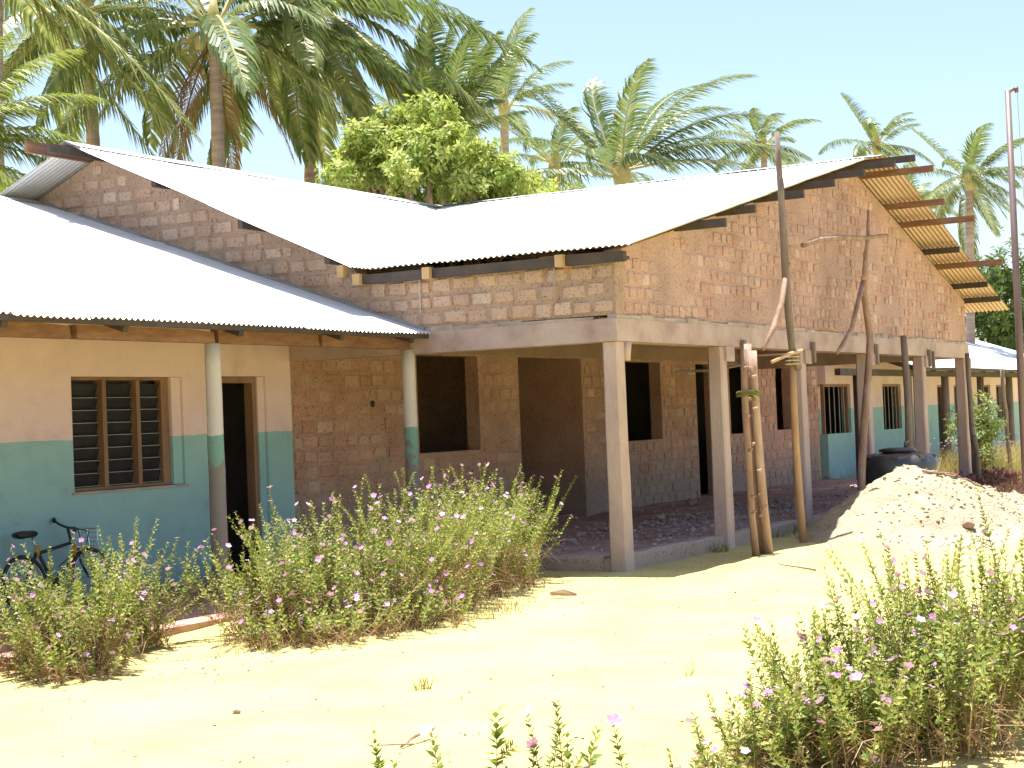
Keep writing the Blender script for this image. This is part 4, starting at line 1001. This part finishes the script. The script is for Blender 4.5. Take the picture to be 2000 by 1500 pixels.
SPR = [((770, 1640), .42, "leftmost small leafy seedling at the bottom edge"), ((893, 1660), .58, "slender seedling with narrow leaves at the bottom edge"), ((962, 1655), .60, "broad-leaved bright green seedling at the bottom edge"), ((1010, 1650), .38, "low pink-flowered seedling right of the broad-leaved one"),
       ((1068, 1650), .46, "bushy low seedling left of the twin flowered stems at the bottom edge"), ((1118, 1655), .56, "twin flowered stems near the middle of the bottom edge"), ((1232, 1655), .56, "single flowered stem right of the twin stems at the bottom edge"), ((1285, 1640), .34, "tiny seedling nearest the big corner bush at the bottom edge")]
for i, (pp, hh, lab) in enumerate(SPR):
    x, y = gp(*pp)
    periwinkle("flowering_seedling", lab, [(x, y, .07, 1)], [2, 1, 1, 2, 4, 3, 1, 1][i], hh*.95, hh*1.08, .12, [.05, .05, .075, .048, .048, .055, .05, .05][i], [0, 1, 0, 1, 3, 2, 1, 0][i], .036, 20+i, 0, "seedlings along the bottom edge", bare=.15, step=.019, cat="seedling", tone=.25, twigs=0)
def grass(name, label, c, n, h, spread, seed, tint=.5, mat=None, kind=None, cat="grass"):
    r = random.Random(seed); mb = MB()
    for i in range(n):
        a = r.uniform(0, 6.283); q = r.random()**.5; x = c[0] + spread[0]*q*math.cos(a); y = c[1] + spread[1]*q*math.sin(a); p = Vector((x, y, H(x, y)-.01))
        L = h*r.uniform(.5, 1.15); d = (Vector((0,0,1)) + rnd_unit(r)*.55).normalized(); s_ = d.orthogonal().normalized()*.005; s_.rotate(Matrix.Rotation(r.uniform(0, 6), 3, 'Z'))
        m = p + d*L*.6; e = m + (d + Vector((r.uniform(-.5, .5), r.uniform(-.5, .5), -.3))).normalized()*L*.45
        mb.tint = min(1, max(0, r.gauss(tint, .25))); mb.add([p-s_, p+s_, m+s_*.7, m-s_*.7, e], [(0,1,2,3), (3,2,4)])
    return tag(mb.build(name, mat or M_GRASS), label, cat, kind=kind)
grass("grass_tuft", "dry yellow grass tuft alone in the middle of the sand", gp(825, 1343), 26, .12, (.06, .06), 1)
grass("grass_tuft", "spindly dry weed on the sand left of the corner bush", gp(1345, 1321), 7, .15, (.02, .02), 2, .8)
grass("grass_tuft", "green grass tuft at the foot of the second column", (19.1, 8.0), 60, .16, (.2, .1), 3, .05)
grass("grass_tuft", "green weeds behind the peeled prop at the sand heap", (21.6, 8.1), 120, .2, (.8, .2), 4, .15)
p = gp(700, 1225)
grass("dry_grass", "dry grass and dead stems matted under the flowering hedge", (p[0]+1.0, p[1]+.25), 600, .13, (2.6, .6), 5, .9, kind="stuff")
grass("dry_grass", "dry grass under the right end of the hedge", (gp(880, 1205)[0], gp(880, 1205)[1]), 420, .10, (1.1, .5), 6, .7, kind="stuff")
grass("meadow_grass", "tall dry flowering grass in front of the far classroom block", (39.5, 9.3), 5200, .85, (5.0, 1.1), 7, .45, kind="stuff")
# white specks of blossom in that grass
mb = MB(); r = random.Random(9)
for i in range(260):
    c = Vector((39.5 + r.uniform(-5, 5), 9.3 + r.uniform(-1.1, .9), r.uniform(.45, .95))); mb.tint = r.random()
    for k in range(4):
        a = k*1.57; mb.add([c, c + Vector((math.cos(a), math.sin(a), .2))*.035, c + Vector((math.cos(a+1), math.sin(a+1), .2))*.035], [(0,1,2)])
tag(mb.build("meadow_blossom", M_PETAL), "pale blossom scattered through the tall grass of the far block", "blossom", kind="stuff")
# purple-leaved ground cover
mb = MB(); r = random.Random(12)
for i in range(5200):
    t = r.random(); x = 26.2 + 8.5*t + r.gauss(0, .5); y = 6.6 + 2.0*t + r.uniform(-.55, .55) + max(0, .5-t)*-1.0
    p = Vector((x, y, H(x, y) + r.uniform(.03, .42)*(.7+.5*noise.noise(Vector((x, y, 0)))))); d = (rnd_unit(r) + Vector((0,0,.5))).normalized(); mb.tint = r.random()
    nn = d.orthogonal().normalized(); leaf(mb, p, d, nn, r.uniform(.07, .13), .022)
tag(mb.build("ground_cover", M_PURPLE), "purple-leaved ground cover to the right of the sand heap", "ground cover", kind="stuff")

# ------------------------------------------------------------------ leafy trees and shrubs
def leafy(name, label, base, trunk_h, blobs, n, L, mat, seed, cat="tree", group=None, trunk_r=.16, flat=.6):
    """blobs: (x, y, z, radius) clumps; leaves sit in rosettes near each clump's skin"""
    r = random.Random(seed); root = thing(name, label, cat, base, group); base = Vector(base)
    mb = MB(); top = base + Vector((0, 0, trunk_h)); mb.tube(wob(base - Vector((0,0,.2)), top, 6, .1, seed*.7), [trunk_r*(1.2-.07*k) for k in range(7)], 10, False)
    for b in blobs: mb.tube(wob(top - Vector((0,0,trunk_h*.25*r.random())), Vector(b[:3]), 5, .2, seed+b[0]), [trunk_r*.5*(1-.15*k) for k in range(6)], 6, False)
    mb.build("trunk", M_BARK, root, True)
    ml = MB(); tot = sum(b[3]**2 for b in blobs)
    for b in blobs:
        c = Vector(b[:3])
        for i in range(int(n*b[3]**2/tot/7)):
            u = rnd_unit(r); u.z = u.z*.85 + .12; rr = b[3]*(r.uniform(.3, 1.0)**.5 + .55*r.random()**3)*(1+.5*noise.noise(u*2.6 + c)); p = c + u*rr
            ax_ = (u + rnd_unit(r)*.6 + Vector((0,0,.4))).normalized(); uu = ax_.orthogonal().normalized(); vv = ax_.cross(uu)
            tn = r.gauss(.62, .22)
            for k in range(7):
                a = k*2.4; o = uu*math.cos(a) + vv*math.sin(a); d = (o + ax_*r.uniform(-.1, .8)).normalized(); nn = (ax_ - d*ax_.dot(d)).normalized()
                ml.tint = min(1, max(0, tn + r.uniform(-.15, .15))); leaf(ml, p + ax_*.02*k, d, nn, L*r.uniform(.7, 1.2), L*.22)
    ml.build("crown", mat, root)
    return root
def blobs_from(px_list, d, jit=.8, seed=0):
    r = random.Random(seed); out = []
    for px, py, rp in px_list:
        p = deep(px, py, d + r.uniform(-jit, jit)); out.append((p.x, p.y, p.z, rp*d/F_PX))
    return out
D = 31.0
bl = blobs_from([(715, 280, 34), (765, 245, 34), (825, 232, 34), (850, 268, 34), (900, 300, 32), (945, 318, 32), (990, 348, 30), (1035, 372, 28), (715, 325, 40), (780, 305, 42), (850, 325, 42), (920, 355, 38), (760, 375, 46), (850, 388, 46), (700, 375, 40), (990, 388, 34), (915, 390, 40), (800, 268, 38), (735, 295, 36), (1055, 390, 26), (880, 345, 40), (665, 355, 28), (655, 390, 30), (1080, 398, 22), (690, 300, 24), (870, 225, 18)], D, 1.6, 3)
bl += blobs_from([(880, 285, 32), (930, 330, 32), (840, 300, 34), (965, 365, 30), (800, 340, 36), (900, 365, 34), (745, 330, 32)], D-1.6, .5, 8)
tb = deep(850, 600, D); leafy("broadleaf_tree", "bright green broad-leaved tree rising behind the valley of the two roofs", (tb.x, tb.y, 0), 3.6, bl, 20000, .15, M_LEAFT, 5, trunk_r=.22)
bl = blobs_from([(1930, 560, 50), (1960, 600, 60), (1915, 610, 45), (1985, 540, 55), (1945, 650, 50), (1990, 650, 60), (2030, 590, 70), (1900, 540, 30)], 64, 2, 4)
tb = deep(1960, 780, 64); leafy("broadleaf_tree", "dark green tree behind the far classroom roof", (tb.x, tb.y, 0), 2.6, bl, 6500, .26, M_LEAFD, 6, trunk_r=.2)
c = Vector((35.6, 9.0, 0)); leafy("leafy_shrub", "loose green shrub growing between the last two porch columns", c, .5, [(35.5, 9.0, .75, .38), (35.8, 9.1, 1.15, .42), (36.1, 9.1, 1.5, .33), (35.2, 8.9, .45, .35), (36.3, 9.2, 1.0, .4)], 1500, .14, M_LEAFM, 7, "shrub", None, .03)

# ------------------------------------------------------------------ coconut palms
WIND = Vector((0.35, -0.60, 0.0))
def frond(r, base, az, el, L, droop, mat_dead=False, wind=1.0, nl=58, lmax=.85, wid=.030, hang=.5, sway=0.0, tint=.4):
    """one coconut frond: arching stalk with two combs of drooping leaflets"""
    mb = MB(); d = Vector((math.cos(az)*math.cos(el), math.sin(az)*math.cos(el), math.sin(el))); p = Vector(base); n = 16; pts = [p.copy()]; dirs = [d.copy()]
    for k in range(n):
        p = p + d*(L/n); t = (k+1)/n
        d = (d + Vector((0, 0, -droop*(.35+1.2*t)/n)) + WIND*(wind*.95*t/n)).normalized(); pts.append(p.copy()); dirs.append(d.copy())
    mb.mat = 1; mb.tube(pts, [max(.006, .045*(1-k/n)**.8*(L/4.5)) for k in range(n+1)], 5, False); mb.mat = 0
    for i in range(nl):
        t = .16 + .84*i/(nl-1); f = t*n; k = min(n-1, int(f)); c = pts[k].lerp(pts[k+1], f-k); ax_ = dirs[k]
        sd = ax_.cross(Vector((0,0,1)));
        if sd.length < .05: sd = Vector((1,0,0))
        sd.normalize(); upn = sd.cross(ax_)
        ll = lmax*(.45 + .95*math.sin(math.pi*min(1, (t*.86+.10))))*.72*(L/4.5)**.5
        if t > .93: ll *= .75
        for sg in (-1, 1):
            if r.random() < .05: continue
            fw = .45 + .75*t + r.uniform(-.1, .1)
            dd = (sd*sg + ax_*fw + upn*r.uniform(.0, .25)).normalized()
            l1 = ll*r.uniform(.85, 1.1)*.5
            d2 = (dd + Vector((0,0,-1))*hang*r.uniform(.7, 1.4) + WIND*wind*.6).normalized()
            d3 = (d2 + Vector((0,0,-1))*hang*1.1 + WIND*wind*.45).normalized()
            w_ = dd.cross(upn).normalized()*wid*.5*(L/4.5)**.5
            m = c + dd*l1*.7; e0 = m + d2*l1*.7; e = e0 + d3*l1*.75
            mb.tint = min(1, max(0, r.gauss(tint, .16)))
            mb.add([c - w_*.5, c + w_*.5, m + w_, m - w_, e0 + w_*.75, e0 - w_*.75, e], [(0,1,2,3), (3,2,4,5), (5,4,6)])
    return mb
def palm(label, crown, base, fronds, trunk_r=.15, seed=0, nuts=0, leafm=None, lmax=.85, L=4.4, nl=58, wid=.05, visible_trunk=True, dead=(), wind=1.0):
    r = random.Random(seed); crown = Vector(crown); base = Vector(base)
    root = thing("coconut_palm", label, "palm tree", (base.x, base.y, 0), "coconut palms behind the school")
    mb = MB(); n = 44; pts = []; rs = []
    for k in range(n+1):
        t = k/n; q = base.lerp(crown - Vector((0,0,.1)), t) + (crown-base).cross(Vector((0,0,1)))*(.012*math.sin(t*3.1)); pts.append(q)
        rs.append(trunk_r*(1.25 - .35*t + (.6*math.exp(-t*14)))*(1 + (.035 if k % 2 else -.02)))
    mb.tube(pts, rs, 12, False); mb.build("trunk", M_TRUNK, root)
    mb = MB(); mb.tube([crown - Vector((0,0,.35)), crown, crown + Vector((0,0,.35)), crown + Vector((.02,0,.8))], [trunk_r*1.0, trunk_r*1.35, trunk_r*.9, .03], 10); mb.build("crown_shaft", M_RACHIS, root, True)
    for i in range(nuts):
        a = r.uniform(0, 6.28); c = crown + Vector((math.cos(a)*.3, math.sin(a)*.3, -.25+r.uniform(-.15, .1))); mb = MB(); mb.lathe([(0, -.15), (.08, -.12), (.115, 0), (.08, .12), (0, .16)], 8, c); mb.build("coconut", M_RACHIS, root, True)
    for (az, el, lf, dr) in fronds:
        o = Vector((math.cos(az), math.sin(az), 0))*trunk_r*.8
        frond(r, crown + o + Vector((0,0,r.uniform(-.05, .2))), az, el, L*lf, dr, wind=wind*r.uniform(.7, 1.3), nl=nl, lmax=lmax, wid=wid, hang=max(.3, .95 - .55*el)*r.uniform(.75, 1.25), tint=.36 + .25*(el < -.1) + r.uniform(-.1, .1)).build("frond", [leafm or M_PALM, M_RACHIS], root)
    for (az, el, lf, dr) in dead:
        o = Vector((math.cos(az), math.sin(az), 0))*trunk_r
        frond(r, crown + o - Vector((0,0,.25)), az, el, L*lf, dr, nl=50, lmax=lmax*.95, wid=.042, hang=1.1, wind=.3, tint=.5).build("dead_frond", [M_DEAD, M_DEAD], root)
    return root
# camera-facing azimuths: image right = -27 deg from +X.. (right vector), away = view direction
AZR = math.atan2(right.y, right.x)                 # azimuth that points to the right of the picture
def ring(r, n, el0, el1, lf0=.85, lf1=1.1, dr0=.7, dr1=1.3, off=0.0):
    out = []
    for i in range(n):
        t = (i+.5)/n; az = off + i*2.39996 + r.uniform(-.2, .2); out.append((az, el1 + (el0-el1)*t + r.uniform(-.2, .2), r.uniform(lf0-.2, lf1), r.uniform(dr0, dr1)))
    return out
def mkpalm(label, px, py, d, n, el0, el1, L, seed, base_px=None, tr=.15, nuts=0, leafm=None, nl=58, wid=.05, lmax=.85, dead=(), extra=(), dr=(.7, 1.3), wind=1.0):
    r = random.Random(seed); c = deep(px, py, d); bp = base_px if base_px is not None else px
    b = deep(bp, 800, d); b.z = 0
    fr = ring(r, n, el0, el1, dr0=dr[0], dr1=dr[1], off=r.uniform(0, 6)) + [(AZR+a, e, lf, dd) for a, e, lf, dd in extra]
    return palm(label, c, b, fr, tr, seed, nuts, leafm, lmax, L, nl, wid, True, [(AZR+a, e, lf, dd) for a, e, lf, dd in dead], wind)
mkpalm("tall palm with ringed trunk and dead brown fronds left of the broad tree", 418, 62, 33, 15, -.55, 1.15, 4.3, 31, base_px=445, tr=.13, nuts=5, wid=.065,
       dead=((.15, -.85, .62, 1.2), (2.95, -.9, .6, 1.3), (1.5, -1.15, .6, 1.0), (2.6, -1.0, .62, 1.1)),
       extra=((-.1, -.05, 1.1, 1.1), (-.3, .35, 1.25, 1.15), (.25, .1, 1.05, 1.5), (-.15, -.35, 1.0, .9), (.1, -.6, 1.05, .6), (3.1, -.3, 1.0, .8), (2.9, .1, 1.05, 1.5), (-.5, -.45, 1.0, .9)))
mkpalm("second tall palm leaning behind the left ridge of the roof", 168, 20, 35, 13, -.6, 1.1, 4.6, 32, base_px=215, tr=.14, nuts=3, wid=.065, extra=((0, -.4, .95, 1.2), (3.0, -.5, 1.0, 1.0), (2.6, -.2, 1.0, 1.2)))
mkpalm("tall palm whose crown hangs over the top left corner", -10, -60, 30, 8, -.8, .8, 4.4, 33, tr=.14, wid=.065, extra=((.2, -.7, 1.1, .9), (-.2, -.5, 1.1, 1.2), (.0, -.9, 1.1, .6)))
mkpalm("low bright yellow-green palm at the left edge", -130, 300, 26, 22, -.4, 1.2, 2.4, 34, tr=.15, leafm=M_PALMY, nl=70, wid=.045, extra=((0, .6, 1.1, .9), (-.2, .25, 1.1, 1.0), (.2, .9, 1.1, .8), (.1, -.15, 1.0, 1.0), (-.1, .1, 1.1, .7)))
mkpalm("leafy palm behind the tall trunk at the centre of the left grove", 606, 5, 36, 13, -.9, .9, 4.8, 35, tr=.15, wid=.07, nl=70, extra=((0, -.05, 1.05, 1.0), (.2, -.7, 1.0, .8), (-.2, -.5, 1.05, .9), (3.1, -.8, 1.0, .8), (-.7, -.6, 1.0, .8), (-1.2, -.75, 1.0, .7), (-1.7, -.8, 1.0, .6), (-2.3, -.7, 1.0, .8), (-2.8, -.6, 1.0, .8), (-.4, -.85, 1.05, .5), (-1.0, -.95, 1.0, .4), (.5, -.8, 1.0, .6)))
mkpalm("upright feathery palm rising behind the broad-leaved tree", 868, 290, 40, 15, .5, 1.4, 3.0, 36, tr=.15, nl=74, wid=.06, dr=(.2, .6), wind=1.2)
mkpalm("slim wind-bent palm right of the upright feathery one", 985, 215, 52, 13, -.3, 1.35, 3.0, 37, tr=.14, wid=.05, dr=(.6, 1.2), wind=1.8)
mkpalm("short palm half hidden by the valley of the roofs", 1085, 330, 42, 11, -.1, 1.1, 2.5, 38, tr=.14, wid=.05, wind=1.8)
mkpalm("broad wind-swept palm over the middle of the gable roof", 1215, 345, 36, 12, .0, 1.35, 3.3, 39, tr=.15, nl=66, wid=.05, wind=1.7, extra=((.1, .7, 1.1, 1.1), (-.1, .4, 1.15, 1.1), (.2, 1.0, 1.1, 1.0), (2.9, .9, .9, .9), (-.2, .15, 1.1, .9)))
mkpalm("small palm beside the top of the tall scaffold pole", 1492, 290, 62, 14, -.5, 1.3, 2.3, 40, tr=.13, wid=.05, dr=(.8, 1.5), wind=1.8)
mkpalm("small palm peeping over the peak of the gable", 1712, 285, 66, 14, -.4, 1.3, 2.2, 41, tr=.13, wid=.05, dr=(.8, 1.5), wind=1.8)
mkpalm("palm with drooping fronds right of the gable", 1893, 350, 52, 18, -1.0, 1.3, 2.6, 42, tr=.13, wid=.05, wind=1.6, dr=(.9, 1.6), extra=((.1, .3, 1.1, 1.0), (.0, .9, 1.0, 1.0)))
mkpalm("distant palm between the purlin ends and the drooping palm", 1800, 400, 75, 11, -.2, 1.2, 2.4, 43, tr=.13, wid=.05, wind=1.8)
